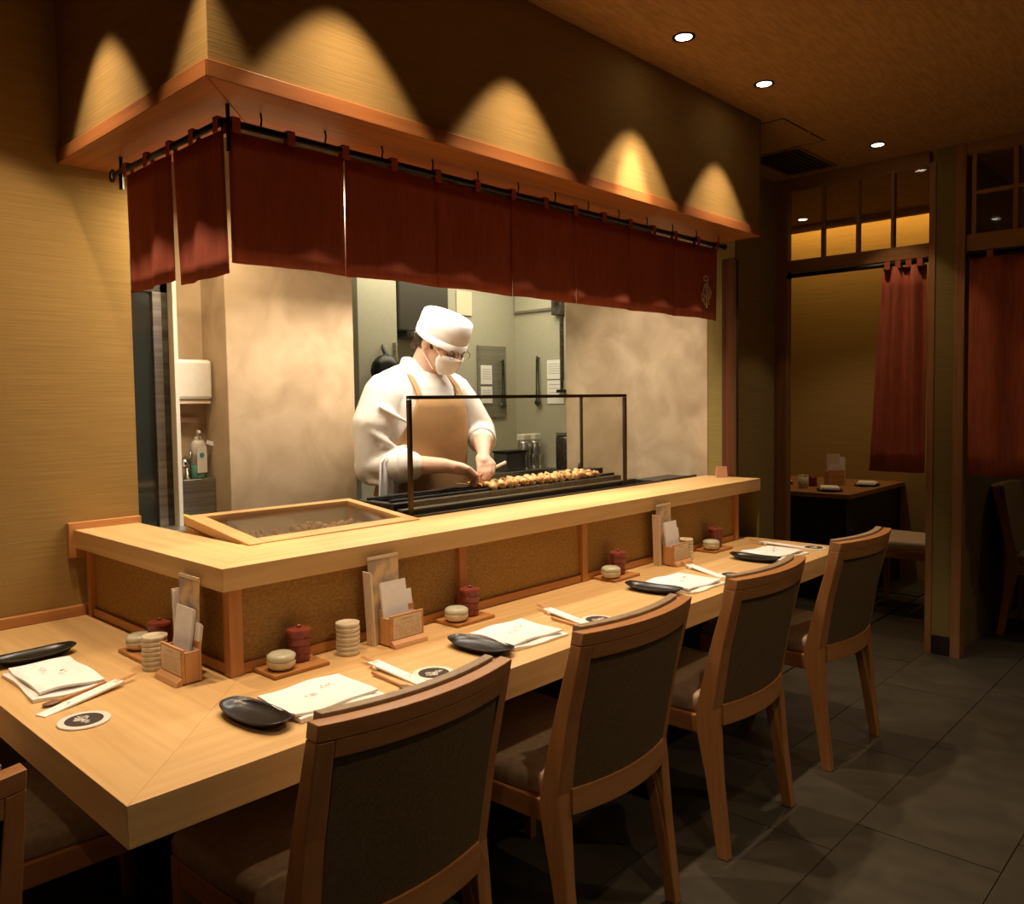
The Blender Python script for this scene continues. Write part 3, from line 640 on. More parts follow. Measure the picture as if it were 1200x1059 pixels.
# ---- sink alcove
o = thing('towel_dispenser', 'cream box dispenser mounted on the plaster above the hand basin', 'dispenser', (.92, 1.6, 1.37))
wpart('cover', MB().box(.822, .962, 1.545, 1.629, 1.375, 1.52), M_white, o, bevel=.012)
wpart('lower_lip', MB().box(.826, .958, 1.555, 1.629, 1.36, 1.374), M_ivory, o, bevel=.002)
o = thing('wall_shelf', 'thin brown shelf fixed under the cream dispenser', 'shelf', (.9, 1.6, 1.28))
wpart('board', MB().box(.822, .925, 1.595, 1.629, 1.293, 1.312), plain('brown_plastic', (.30, .17, .11), .6), o)
o = thing('hand_basin', 'steel hand basin with upright splash panel in the alcove', 'basin', (.9, 1.55, .8))
wpart('splash_panel', MB().box(.822, .967, 1.560, 1.575, .94, 1.085), M_steel, o, bevel=.002)
wpart('ledge', MB().box(.822, .967, 1.575, 1.629, 1.06, 1.085), M_steel, o)
wpart('bowl', MB().box(.60, .967, 1.40, 1.555, .86, .93) , M_steel, o, bevel=.006)
wpart('pedestal', MB().box(.66, .93, 1.44, 1.555, 0, .859), M_dsteel, o)
o = thing('tap', 'curved chrome tap on the hand basin beside the soap bottle', 'tap', (.865, 1.6, 1.085))
wpart('spout', MB().tube([(.880, 1.60, 1.086), (.878, 1.60, 1.14), (.866, 1.58, 1.165), (.845, 1.545, 1.162), (.840, 1.53, 1.135)], [.010, .009, .008, .008, .009], 10), plain('chrome', (.7, .66, .6), .12, 1), o, smooth=True)
wpart('lever', MB().tube([(.885, 1.60, 1.14), (.890, 1.59, 1.175), (.880, 1.57, 1.185)], .005, 8), bpy.data.materials['chrome'], o, smooth=True)
o = thing('soap_bottle', 'clear soap bottle with white label and green soap on the basin ledge', 'bottle', (.925, 1.60, 1.086))
link('green_soap', MB().lathe([(.026, 0), (.028, .004), (.028, .05)], 18, sy=.75), plain('green_soap', (.10, .26, .20), .3), o, smooth=True)
link('bottle_body', MB().lathe([(.028, .0505), (.028, .125), (.020, .138), (.011, .142)], 18, sy=.75), plain('milky_plastic', (.66, .60, .50), .3), o, smooth=True)
link('label', MB().hexa([(-.016, -.0235, .02), (.022, -.0235, .02), (.022, -.0225, .02), (-.016, -.0225, .02)], [(-.016, -.0235, .118), (.022, -.0235, .118), (.022, -.0225, .118), (-.016, -.0225, .118)]), M_white, o)
link('label_mark', MB().lathe([(.009, 0), (.009, .001)], 14), plain('teal_ink', (.06, .30, .34), .6), o)
o.children[-1].location = (.002, -.0238, .085); o.children[-1].rotation_euler = (PI/2, 0, 0)
link('pump', MB().lathe([(.012, .142), (.012, .152), (.004, .154), (.004, .172)], 12).tube([(0, 0, .172), (-.004, -.02, .172), (-.004, -.026, .166)], .005, 8), M_white, o)
link('paper_tag', MB().box(-.02, .03, -.03, -.026, .125, .140, Matrix.Rotation(.3, 4, 'Y')), M_paper, o)
o = tag(link('sponge', MB().box(.822, .842, 1.50, 1.55, .931, .965), plain('yellow_sponge', (.75, .62, .06), .9), bevel=.006), 'yellow sponge on the hand basin by the white door post', 'sponge')

# ================================================================== NORENS
def cloth(mb, x0, x1, z0, z1, y, amp, ph, nx=16, nz=8, th=.0016, taper=0, flare=0):
    """sheet in the x-z plane with soft folds growing to the hem"""
    F, B = [], []
    for j in range(nz+1):
        z = z1+(z0-z1)*j/nz; a = amp*(.15+.85*j/nz); f = []; b = []
        for i in range(nx+1):
            u = i/nx; x = x0+(x1-x0)*u+flare*(j/nz)*(u-.5)
            d = a*math.sin(u*PI*2+ph)+a*.4*math.sin(u*PI*5+ph*2)
            zz = z+taper*math.sin(u*PI)*j/nz
            f.append((x, y+d-th/2, zz)); b.append((x, y+d+th/2, zz))
        F.append(f); B.append(b)
    bm = mb.bm
    VF = [[bm.verts.new(p) for p in r] for r in F]; VB = [[bm.verts.new(p) for p in r] for r in B]
    for j in range(nz):
        for i in range(nx):
            bm.faces.new((VF[j][i], VF[j][i+1], VF[j+1][i+1], VF[j+1][i])); bm.faces.new((VB[j][i+1], VB[j][i], VB[j+1][i], VB[j+1][i+1]))
    for i in range(nx):
        bm.faces.new((VF[0][i+1], VF[0][i], VB[0][i], VB[0][i+1])); bm.faces.new((VF[nz][i], VF[nz][i+1], VB[nz][i+1], VB[nz][i]))
    for j in range(nz):
        bm.faces.new((VF[j][0], VF[j+1][0], VB[j+1][0], VB[j][0])); bm.faces.new((VF[j+1][nx], VF[j][nx], VB[j][nx], VB[j+1][nx]))
    return mb
NY = .55; ZN1, ZN0 = 2.018, 1.70
nr = thing('noren', 'long dark red seven-panel shop curtain across the kitchen window with a cream emblem', 'curtain', (1.7, NY, 2.02))
edges = [.511, .849, 1.185, 1.518, 1.847, 2.187, 2.514, 2.872]
gapL = [0, .007, -.004, -.004, .003, -.004, -.004, 0]
for i in range(7):
    wpart('curtain_panel', cloth(MB(), edges[i]+gapL[i]*.5, edges[i+1]-gapL[i+1]*.5, ZN0, ZN1, NY, .006, i*1.3, 20, 8, taper=.003), M_noren, nr, smooth=True)
tx = [e for e in edges]+[(a+b)/2 for a, b in zip(edges, edges[1:])]
for x in sorted(tx):
    x = min(max(x, .527), 2.860)
    wpart('hanging_tab', MB().box(x-.011, x+.011, NY-.0115, NY-.010, 2.012, 2.048).box(x-.011, x+.011, NY+.010, NY+.0115, 2.012, 2.048).box(x-.011, x+.011, NY-.0115, NY+.0115, 2.048, 2.0495), M_noren, nr)
EMB = [[(-.012, .95), (.004, 1.0), (.018, .95), (.016, .88), (-.008, .87), (-.012, .95)], [(.006, .87), (.018, .80), (-.008, .76)],
       [(-.006, .78), (-.012, .64)], [(-.010, .70), (.018, .74), (.040, .58), (.030, .42)], [(.004, .68), (.034, .52)], [(.000, .60), (.026, .46)],
       [(-.012, .62), (-.026, .50), (-.022, .34)], [(-.020, .52), (.018, .40)], [(-.010, .52), (-.010, .28)], [(.006, .50), (.008, .18)], [(.020, .44), (.022, .26)], [(-.020, .38), (-.004, .24)]]
EMB = [[(p[0]*1.25, (p[1]-.6)*.165) for p in s] for s in EMB]
m = MB()
for s in EMB: m.stroke(s, .0080, (2.750, NY-.011, 1.822), (1, 0, 0), (0, 0, 1), (0, -1, 0), .0012)
wpart('emblem', m, M_cream, nr)
rd = thing('curtain_rod', 'black rod under the canopy that carries the long front curtain', 'rod', (1.7, NY, 2.03))
wpart('rod', MB().tube([(.500, NY, 2.036), (2.93, NY, 2.036)], .009, 10), M_black, rd, smooth=True)
for i in range(13):
    x = .60+i*.19; wpart('ring', MB().tube([(x, NY, 2.045), (x, NY-.004, 2.062), (x, NY, 2.0775)], .0025, 6), M_black, rd)
wpart('end_cap', MB().ell((2.935, NY, 2.036), .014), M_black, rd)
NX = .50
nl = thing('noren', 'short reddish two-panel shop curtain over the left side opening', 'curtain', (NX, .83, 2.02))
def roty(mb):                                  # x-z sheet turned into a y-z sheet
    for v_ in mb.bm.verts: v_.co = Vector((NX+(v_.co.y), v_.co.x, v_.co.z))
    return mb
for i, (a, b_) in enumerate([(.556, .824), (.833, 1.118)]):
    wpart('curtain_panel', roty(cloth(MB(), a, b_, 1.675+.012*i, ZN1, 0, .010, 2+i, 16, 8, taper=-.006)), M_noren, nl, smooth=True)
for y in (.572, .70, .829, .97, 1.106):
    wpart('hanging_tab', MB().box(NX-.0115, NX-.010, y-.011, y+.011, 2.012, 2.048).box(NX+.010, NX+.0115, y-.011, y+.011, 2.012, 2.048).box(NX-.0115, NX+.0115, y-.011, y+.011, 2.048, 2.0495), M_noren, nl)
rd2 = thing('curtain_rod', 'black rod with ring finial that carries the short left curtain', 'rod', (NX, .9, 2.03))
wpart('rod', MB().tube([(NX, .565, 2.036), (NX, 1.20, 2.036)], .009, 10), M_black, rd2, smooth=True)
wpart('finial_ring', MB().tube([(NX, 1.218+.016*math.cos(a), 2.036+.016*math.sin(a)) for a in [2*PI*i/16 for i in range(17)]], .004, 6), M_black, rd2)
wpart('hook', MB().tube([(NX, 1.155, 2.036), (NX, 1.155, 1.985)], .007, 6), M_black, rd2)
wpart('hook', MB().tube([(NX, 1.155, 2.045), (NX, 1.155, 2.0775)], .005, 6), M_black, rd2)
wpart('corner_bracket', MB().box(.505, .512, .541, .549, 1.965, 2.0775), M_black, rd2)

# ================================================================== CHAIRS
def arc(x, bow=.040, hw=.231): return -bow*(1-(x/hw)**2)
def chair_mesh(label, seatmat, name='dining_chair'):
    t = thing(name, label, 'chair')
    for s in (-1, 1):
        xo, xi = s*.230, s*.192
        pr = [(-.135, -.168, 0, .030), (-.098, -.142, .22, .036), (-.062, -.128, .385, .040), (-.066, -.122, .44, .040), (-.110, -.152, .62, .036), (-.162, -.195, .8045, .031)]
        rs = []
        for yf, yb, z, wd in pr:
            a, b_ = xo, xo-s*wd
            k = .010*max(0, min(1, (z-.36)/.08))
            rs.append([(a, yb, z), (b_, yb-k, z), (b_, yf-k, z), (a, yf, z)])
        link('rear_leg', MB().rings(rs), chw['z'], t, bevel=.003)
    def rail(z0, z1, y0a, y0b, d, name, mat, nx=12, x0=-.195, x1=.195, dip=0, bw=.04):
        rs = []
        for i in range(nx+1):
            x = x0+(x1-x0)*i/nx; dy = arc(x, bw); dd = dip*(1-(x/.2)**2)
            rs.append([(x, y0a+dy, z0-dd), (x, y0a+dy+d, z0-dd), (x, y0b+dy+d, z1-dd*.3), (x, y0b+dy, z1-dd*.3)])
        return link(name, MB().rings(rs), mat, t, smooth=False, bevel=.002)
    rail(.8048, .836, -.1950, -.2010, .033, 'top_rail', chw['x'], x0=-.230, x1=.230)
    rail(.770, .8047, -.1865, -.1945, .022, 'upper_rail', chw['x'], x0=-.1985, x1=.1985)
    rail(.388, .450, -.1265, -.1245, .026, 'lower_rail', chw['x'])
    rail(.449, .771, -.120, -.181, .010, 'back_panel', M_backup)
    rail(.440, .842, -.096, -.165, .024, 'back_cushion', seatmat, x0=-.205, x1=.205)
    # seat
    m = MB(); rs = []
    for z, k in [(.405, .985), (.412, 1.0), (.440, 1.0), (.456, .965), (.463, .86)]:
        pts = []
        for (x, y) in [(-.190, -.085), (-.10, -.100), (0, -.104), (.10, -.100), (.190, -.085), (.205, 0), (.226, .25), (.226, .365), (.20, .392), (.10, .397), (0, .399), (-.10, .397), (-.20, .392), (-.226, .365), (-.226, .25), (-.205, 0)]:
            pts.append((x*k, .147+(y-.147)*k, z))
        rs.append(pts)
    link('seat', m.rings(rs), seatmat, t, smooth=True)
    link('seat_rail', MB().prism([(-.215, .335), (.215, .335), (.215, .372), (-.215, .372)], .350, .404), chw['x'], t, bevel=.003)
    for s in (-1, 1):
        link('seat_rail', MB().prism([(s*.188, -.075), (s*.213, -.075), (s*.226, .334), (s*.198, .334)], .350, .404), chw['y'], t, bevel=.003)
        rs = []
        for z, a in [(0, .013), (.30, .018), (.349, .019), (.403, .019)]:
            cx, cy = s*(.207 if z else .203), .355
            rs.append([(cx-a, cy-a, z), (cx+a, cy-a, z), (cx+a, cy+a, z), (cx-a, cy+a, z)])
        link('front_leg', MB().rings(rs), chw['z'], t, bevel=.002)
    return t
G = 'chairs at the dining counter'
c1 = chair_mesh('wooden dining chair nearest the camera, its dark back in front of the counter corner', M_seatd); c1['group'] = G
c1.location = (.456, 0, 0)
dup(c1, (1.150, 0, 0), 0, 'second dining chair along the counter, between the nearest chair and the third')
dup(c1, (1.860, 0, 0), 0, 'third dining chair along the counter, standing in front of the third white napkin')
dup(c1, (2.640, .0, 0), math.radians(-2), 'farthest dining chair at the right end of the counter')
dup(c1, (0.02, .775, 0), -PI/2, 'dining chair tucked under the short left leg of the counter, in deep shadow')
dup(c1, (-.374, .183, 0), 0, 'dining chair cut off by the left edge of the picture, top rail catching light')

# ================================================================== PLACE SETTINGS
def black_plate():
    t = thing('black_plate', '', 'plate', group='black glazed plates on the counter')
    m = MB(); n = 32; rs = []
    for k, z in [(.60, 0), (.72, .003), (.97, .013), (1.0, .015), (.98, .0165), (.90, .0135), (.70, .0065), (.3, .0055)]:
        rs.append([])
        for i in range(n):
            a = 2*PI*i/n; c, s_ = math.cos(a), math.sin(a)
            x = .045*k*math.copysign(abs(c)**.62, c); y = .102*k*math.copysign(abs(s_)**.75, s_)
            x *= 1-.18*(abs(y)/.102)**2
            rs[-1].append((x, y, z+.006*(k > .9)*(y/.102)**2))
    link('dish', m.rings(rs), M_blkcer, t, smooth=True)
    link('foot_ring', MB().rings([[(.026*math.cos(a), .06*math.sin(a), z) for a in [2*PI*i/24 for i in range(24)]] for z in (-.0005, .0008)]), M_blkcer, t)
    return t
P0 = black_plate()
P0['label'] = 'black oblong plate beside the napkin of the nearest front place, by the mitre seam'
P0.location = (.324, .172, ZT+.001); P0.rotation_euler = (0, 0, math.radians(3))
dup(P0, (.952, .158, ZT+.001), math.radians(4), 'black oblong plate at the second front place, above the nearest chair back')
dup(P0, (1.778, .178, ZT+.001), math.radians(5), 'black oblong plate at the third front place, behind the second chair back')
dup(P0, (2.470, .166, ZT+.001), math.radians(3), 'black oblong plate at the farthest place of the counter')
dup(P0, (.155, .955, ZT+.001), math.radians(-88), 'black oblong plate at the left place, partly cut by the picture edge')

def scribble(m, o, ux, uy, nrm, w_, h_, n, sz, wd, seed, th=.0005):
    rr = random.Random(seed)
    for i in range(n):
        cx, cy = rr.uniform(-w_/2, w_/2), rr.uniform(-h_/2, h_/2)
        for k in range(3):
            a = rr.choice([0, PI/2, .8, 2.2]); m.stroke([(cx-math.cos(a)*sz/2+rr.uniform(-1, 1)*sz*.3, cy-math.sin(a)*sz/2), (cx+math.cos(a)*sz/2, cy+math.sin(a)*sz/2+rr.uniform(-1, 1)*sz*.3)], wd, o, ux, uy, nrm, th)
def napkin(label, x, y, rz, sd, sx=.205, sy=.165):
    t = thing('folded_napkin', label, 'napkin', (x, y, ZT+.0005), rz, 'folded white napkins at the places')
    rr = random.Random(sd)
    def sheet(x0, x1, y0, y1, z, th, ph):
        m = MB(); nx, ny = 12, 10; top = []; bot = []
        for j in range(ny+1):
            a = []; b_ = []
            for i in range(nx+1):
                u, v_ = i/nx, j/ny
                zz = z+.0022*math.sin(u*4+ph)*math.sin(v_*3.2+ph*.7)+.0016*math.sin(u*9+v_*6+ph)
                cr = min(u, 1-u, v_, 1-v_); e = 0 if cr > .04 else .35
                X = x0+(x1-x0)*u+.003*math.sin(v_*5+ph); Y = y0+(y1-y0)*v_+.003*math.sin(u*6+ph)
                a.append((X, Y, max(zz+th*(1-e), .001))); b_.append((X, Y, max(zz, .0003) if z > .004 else .0003))
            top.append(a); bot.append(b_)
        bm = m.bm; VT = [[bm.verts.new(p) for p in r] for r in top]; VB = [[bm.verts.new(p) for p in r] for r in bot]
        for j in range(ny):
            for i in range(nx):
                bm.faces.new((VT[j][i], VT[j][i+1], VT[j+1][i+1], VT[j+1][i])); bm.faces.new((VB[j][i], VB[j+1][i], VB[j+1][i+1], VB[j][i+1]))
        for i in range(nx):
            bm.faces.new((VT[0][i], VB[0][i], VB[0][i+1], VT[0][i+1])); bm.faces.new((VT[ny][i+1], VB[ny][i+1], VB[ny][i], VT[ny][i]))
        for j in range(ny):
            bm.faces.new((VT[j+1][0], VB[j+1][0], VB[j][0], VT[j][0])); bm.faces.new((VT[j][nx], VB[j][nx], VB[j+1][nx], VT[j+1][nx]))
        return m
    link('lower_fold', sheet(-sx/2, sx/2, -sy/2, sy/2-.006, .0003, .010, sd), M_paper, t, smooth=False, bevel=0)
    link('upper_fold', sheet(-sx/2-.004, sx/2-.012, -sy/2+.012, sy/2+.006, .0118, .008, sd*1.7+1), M_paper, t)
    m = MB(); scribble(m, (-.035, -.01, .0235), (1, 0, 0), (0, 1, 0), (0, 0, 1), .03, .012, 5, .006, .0008, sd)
    link('print', m, M_redink, t)
    m = MB(); scribble(m, (.015, .02, .0235), (1, 0, 0), (0, 1, 0), (0, 0, 1), .035, .010, 5, .006, .0008, sd+9)
    link('print', m, M_ink, t)
    return t
napkin('folded white napkin at the nearest front place, right of the black plate', .478, .158, math.radians(-1), 1, .212, .160)
napkin('folded white napkin at the second front place', 1.103, .158, math.radians(-3), 2, .205, .168)
napkin('folded white napkin at the third front place', 1.930, .142, math.radians(-3), 3, .20, .175)
napkin('folded white napkin at the farthest front place', 2.628, .155, math.radians(-6), 4, .215, .165)
napkin('folded white napkin at the left place near the gold wall', .128, .735, math.radians(-92), 5, .25, .140)

def coaster(label, x, y, rz):
    t = thing('coaster', label, 'coaster', (x, y, ZT+.0005), rz, 'round coasters at the places')
    link('card', MB().lathe([(.049, 0), (.050, .0015), (.049, .003)], 40), M_ivory if False else M_white, t)
    link('dark_disc', MB().lathe([(.036, .003), (.036, .0036)], 36), M_dkink, t)
    m = MB()
    for s in EMB: m.stroke([(p[1]*.36*.8, -p[0]*.36) for p in s], .0030, (-.004, 0, .0036), (1, 0, 0), (0, 1, 0), (0, 0, 1), .0005)
    for k in (-.018, .018): scribble(m, (k+.002, 0, .0036), (1, 0, 0), (0, 1, 0), (0, 0, 1), .008, .008, 2, .007, .0016, int(k*1000)+30)
    link('emblem', m, M_white, t)
    return t
coaster('round black and cream coaster at the nearest front place', .748, .108, 0)
coaster('round black and cream coaster at the second front place', 1.374, .101, 0)
coaster('round black and cream coaster at the third front place', 2.171, .104, 0)
coaster('round black and cream coaster at the farthest place', 2.872, .103, 0)
coaster('round black and cream coaster on the short left leg of the counter', .088, .427, -PI/2)

def chopsticks(label, x, y, rz, other=True):
    """local: sleeve along y, tips towards +y"""
    t = thing('chopstick_set', label, 'chopsticks', (x, y, ZT), rz, 'chopsticks in paper sleeves at the places')
    link('rest', MB().rings([[(-.012+.004*c, .078+.010*s_, z) for c, s_ in [(math.cos(a)*k*2.2, math.sin(a)*k) for a in [2*PI*i/12 for i in range(12)]]] for z, k in [(.0005, 1), (.006, .9), (.010, .5)]]), M_ceramic, t, smooth=True)
    Rx = Matrix.Rotation(math.radians(3.2), 4, 'X')
    mt = Matrix.Translation((0, 0, .0035)) @ Rx
    link('sleeve', MB().box(-.015, .015, -.115, .085, -.0002, .0045, mt @ Matrix.Translation((0, .02, 0))), M_paper, t, bevel=.0008)
    for k in (-.004, .004):
        link('chopstick', MB().tube([mt @ Vector((k, .09, .003)), mt @ Vector((k*.6, .150, .003))], [.0026, .0016], 8), M_hold['x'], t)
    m = MB(); scribble(m, mt @ Vector((0, -.03, .0048)), (1, 0, 0), (0, 1, 0), (0, 0, 1), .006, .09, 6, .005, .0007, 3)
    link('print', m, M_ink, t)
    return t
def spoon(label, x, y, rz):
    t = thing('wooden_spoon', label, 'spoon', (x, y, ZT+.001), rz)
    link('handle', MB().tube([(0, -.06, .003), (0, .0, .004), (0, .055, .006)], [.0035, .003, .0045], 8), M_tray, t)
    link('bowl', MB().ell((0, -.078, .004), (.013, .022, .0035)), plain('dark_wood_bowl', (.22, .12, .05), .4) if 'dark_wood_bowl' not in bpy.data.materials else bpy.data.materials['dark_wood_bowl'], t, smooth=True)
chopsticks('chopsticks in a white paper sleeve beside the coaster of the nearest front place', .688, .158, math.radians(-1))
chopsticks('chopsticks in a white paper sleeve at the second front place', 1.330, .170, math.radians(-10))
chopsticks('chopsticks in a white paper sleeve at the third front place', 2.150, .195, math.radians(-22))
chopsticks('chopsticks in a white paper sleeve at the farthest place', 2.838, .215, math.radians(8))
chopsticks('chopsticks in a white paper sleeve on the short left leg of the counter', .125, .553, math.radians(-70))
spoon('slender wooden spoon lying left of the chopsticks at the nearest front place', .645, .155, math.radians(-4))
spoon('slender wooden spoon lying beside the chopsticks at the second front place', 1.285, .150, math.radians(-6))
spoon('slender wooden spoon lying under the chopsticks at the left place', .150, .600, math.radians(-72))

# condiment sets: board, white lidded jar, red jar -- separate things
def board(label, x, y, rz):
    t = tag(link('wooden_board', MB().box(-.076, .076, -.050, .050, 0, .009), M_tray, bevel=.002), label, 'board', 'small boards carrying the condiment jars')
    t.location = (x, y, ZT+.0008); t.rotation_euler = (0, 0, rz)
def white_jar(label, x, y):
    t = thing('lidded_jar', label, 'jar', (x, y, ZT+.0104), 0, 'low cream lidded jars')
    link('bowl', MB().lathe([(.020, 0), (.026, .003), (.033, .011), (.0345, .018), (.0338, .0225)], 32), M_ceramic, t, smooth=True)
    link('foot', MB().lathe([(.021, -.0006), (.023, .003)], 24), M_dkink, t)
    link('lid', MB().lathe([(.0332, .0228), (.0345, .027), (.0332, .034), (.026, .0385), (.010, .040)], 32), M_lid, t, smooth=True)
    link('spoon_notch', MB().ell((.0225, -.0225, .026), (.006, .006, .004)), M_dkink, t)
def red_jar(label, x, y):
    t = thing('red_jar', label, 'jar', (x, y, ZT+.0104), 0, 'red-brown jars of spice')
    link('body', MB().lathe([(.0225, 0), (.025, .003), (.0255, .016), (.024, .018), (.0265, .022), (.027, .036), (.0255, .038), (.028, .042), (.0285, .056), (.027, .058), (.0295, .062), (.0295, .068)], 28), M_redcer, t, smooth=False)
    link('lid', MB().lathe([(.0305, .0685), (.031, .073), (.029, .078), (.012, .081)], 28), M_redcer, t, smooth=False)
    link('knob', MB().ell((0, 0, .084), (.006, .006, .005)), M_redcer, t)
places = ['the nearest front place', 'the second front place', 'the third front place', 'the farthest place']
for (bx, by, wx, wy, rx, ry), pl in zip([(.552, .400, .517, .388, .582, .412), (1.128, .398, 1.082, .384, 1.152, .400), (1.880, .400, 1.828, .386, 1.897, .404), (2.575, .405, 2.532, .390, 2.600, .408)], places):
    board('small brown board under the jars at '+pl, bx, by, 0); white_jar('low cream lidded jar on the board at '+pl, wx, wy); red_jar('red-brown spice jar with lid on the board at '+pl, rx, ry)
board('small brown board under the jars on the short left leg of the counter', .372, .775, -PI/2)
white_jar('low cream lidded jar on the board on the short left leg of the counter', .362, .808); red_jar('red-brown spice jar with lid on the board at the left corner holder', .385, .742)

def dishes(label, x, y, n=7):                 # stack of ribbed saucers
    for i in range(n):
        d = tag(link('sauce_dish', MB().lathe([(.0275, 0), (.0292, .0012), (.0298, .006), (.0300, .0112), (.0270, .0112), (.022, .0075), (.008, .007)], 28), M_ceramic, smooth=True),
                'small cream dish, number %d from the bottom of the stack %s' % (i+1, label) if False else ['lowest', 'second lowest', 'third lowest', 'middle', 'third from top', 'second from top', 'topmost'][i]+' small cream dish in the stack '+label, 'dish', 'small cream dishes stacked '+label)
        d.location = (x+random.uniform(-.0006, .0006), y+random.uniform(-.0006, .0006), ZT+.0005+i*.0116)
dishes('left of the middle menu holder', .712, .392)
dishes('right of the far menu holder', 2.330, .390)
dishes('beside the corner menu holder', .332, .652)

# menu holders
def holder(label, where, x, y, rz, seed):
    t = thing('menu_holder', label, 'holder', (x, y, ZT+.0005), rz, 'wooden menu holders on the counter')
    link('front_board', MB().box(-.056, .056, -.030, -.024, .004, .082), M_hold['x'], t, bevel=.001)
    link('back_board', MB().box(-.056, .056, .010, .016, .004, .094), M_hold['x'], t, bevel=.001)
    for s in (-1, 1): link('side_board', MB().box(s*.056-(.006 if s > 0 else 0), s*.056+(.006 if s < 0 else 0), -.0235, .0095, .004, .074), M_hold['z'], t, bevel=.001)
    link('foot_bar', MB().hexa([(-.056, -.048, 0), (.056, -.048, 0), (.056, -.030, 0), (-.056, -.030, 0)], [(-.056, -.044, .010), (.056, -.044, .010), (.056, -.031, .018), (-.056, -.031, .018)]), M_hold['x'], t, bevel=.001)
    link('bottom_board', MB().box(-.050, .050, -.024, .010, 0, .004), M_hold['x'], t)
    link('print_card', MB().box(-.048, .048, -.0312, -.0302, .020, .076), M_ivory, t)
    m = MB(); rr = random.Random(seed)
    for k in range(5): m.stroke([(-.016+k*.007, .069), (-.012+k*.007, .0705)], .0022, (0, -.0312, 0), (1, 0, 0), (0, 0, 1), (0, -1, 0), .0004)
    for r_ in range(6):
        for k in range(13):
            if rr.random() < .85: m.stroke([(-.040+k*.0066, .028+r_*.0058), (-.037+k*.0066, .028+r_*.0058+rr.uniform(-.0025, .0025))], .0014, (0, -.0312, 0), (1, 0, 0), (0, 0, 1), (0, -1, 0), .0004)
    link('print', m, M_ink, t)
    def loc(px, py, pz):
        v_ = Matrix.Rotation(rz, 3, 'Z') @ Vector((px, py, 0)); return (x+v_.x, y+v_.y, ZT+.0005+pz)
    # tall picture card
    c = thing('picture_card', 'tall glossy picture card standing in the '+where, 'card', loc(-.020, .0245, 0), rz, 'tall picture cards in the menu holders')
    Rm = Matrix.Rotation(math.radians(-2), 4, 'X')
    link('card', MB().box(-.058, .042, -.001, .0015, 0, .232, Rm), textured('picture_print_%d' % seed, (.78, .56, .30), (.46, .36, .27), (1, 1, 1), 22, 3, .2, .0, .6, 0, .001, .4, .6), c)
    link('edge_band', MB().box(-.059, .043, -.0016, -.0011, .224, .232, Rm), M_ivory, c)
    # paper napkins
    for k, (dx, dy, h, lab) in enumerate([(-.012, -.006, .160, 'front stack of white paper napkins in the '), (.012, .004, .128, 'rear stack of white paper napkins in the ')]):
        n_ = thing('paper_napkins', lab+where, 'napkins', loc(dx, dy, .005), rz, 'paper napkins in the menu holders')
        for q_ in range(3): link('sheet', MB().box(-.042, .042, -.004+q_*.0024, -.0024+q_*.0024, 0, h-.002*q_, Matrix.Rotation(math.radians(-8), 4, 'X')), M_paper, n_)
    b_ = thing('menu_board', 'slim pale menu leaning behind the '+where, 'menu', loc(-.072, .030, 0), rz, 'slim menus beside the menu holders')
    link('cover', MB().box(-.003, .0005, -.016, .016, 0, .195, Matrix.Rotation(math.radians(-3), 4, 'Y')), M_ivory, b_)
    link('pages', MB().box(.0007, .0035, -.015, .015, 0, .190, Matrix.Rotation(math.radians(-3), 4, 'Y')), M_paper, b_)
holder('wooden menu holder in the middle, behind the nearest place', 'middle menu holder', .866, .372, 0, 11)
holder('wooden menu holder farthest along the counter', 'far menu holder', 2.222, .372, 0, 12)
holder('wooden menu holder at the counter corner, facing the short left leg', 'corner menu holder', .347, .530, -PI/2, 13)

# ================================================================== RIGHT PARTITION
XP = 4.12
struct('wall_partition', MB().box(XP+.006, XP+.05, -.086, .004, .10, ZC), M_wallo)
struct('baseboard_partition', MB().box(XP+.004, XP+.052, -.086, .004, 0, .10), M_dark)
struct('trim_5', MB().box(XP, XP+.06, .793, .866, 0, ZC-.001), frw['z'], bevel=.002)
struct('trim_6', MB().box(XP, XP+.06, .005, .037, 0, ZC-.06), frw['z'], bevel=.002)
struct('trim_7', MB().box(XP-.006, XP+.06, -.134, -.087, 0, ZC-.001), frw['z'], bevel=.002)
struct('trim_8', MB().box(XP, XP+.06, .038, .792, 2.535, ZC-.001).box(XP, XP+.06, -1.6, -.135, 2.545, ZC-.001), frw['y'], bevel=.002)
w1 = struct('window_1', MB().box(XP+.005, XP+.055, .038, .792, 2.065, 2.135), frw['y'], bevel=.002)
for y in (.593, .401, .220): link('mullion', MB().box(XP+.012, XP+.048, y-.008, y+.008, 2.136, 2.534), frw['z'], w1)
for a, b_ in [(.784, .602), (.584, .410), (.392, .229), (.211, .044)]: link('pane', MB().box(XP+.028, XP+.032, b_, a, 2.137, 2.533), M_gl, w1)
link('head_bead', MB().box(XP+.01, XP+.05, .038, .792, 2.525, 2.534), frw['y'], w1)
w2 = struct('window_2', MB().box(XP+.005, XP+.055, -1.6, -.135, 2.065, 2.15), frw['y'], bevel=.002)
for y in (-.165, -.345, -.60, -.86): link('mullion', MB().box(XP+.012, XP+.048, y-.010, y+.010, 2.151, 2.544), frw['z'], w2)
link('crossbar', MB().box(XP+.012, XP+.048, -.334, -.176, 2.345, 2.362), frw['y'], w2)
link('crossbar', MB().box(XP+.012, XP+.048, -.59, -.356, 2.345, 2.362), frw['y'], w2)
link('pane', MB().box(XP+.028, XP+.032, -1.6, -.176, 2.152, 2.543), M_gl, w2)
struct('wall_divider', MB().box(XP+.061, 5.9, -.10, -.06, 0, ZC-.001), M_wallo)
struct('trim_9', MB().box(XP+.061, XP+.10, -.125, -.101, 0, ZC-.03), frw['z'])
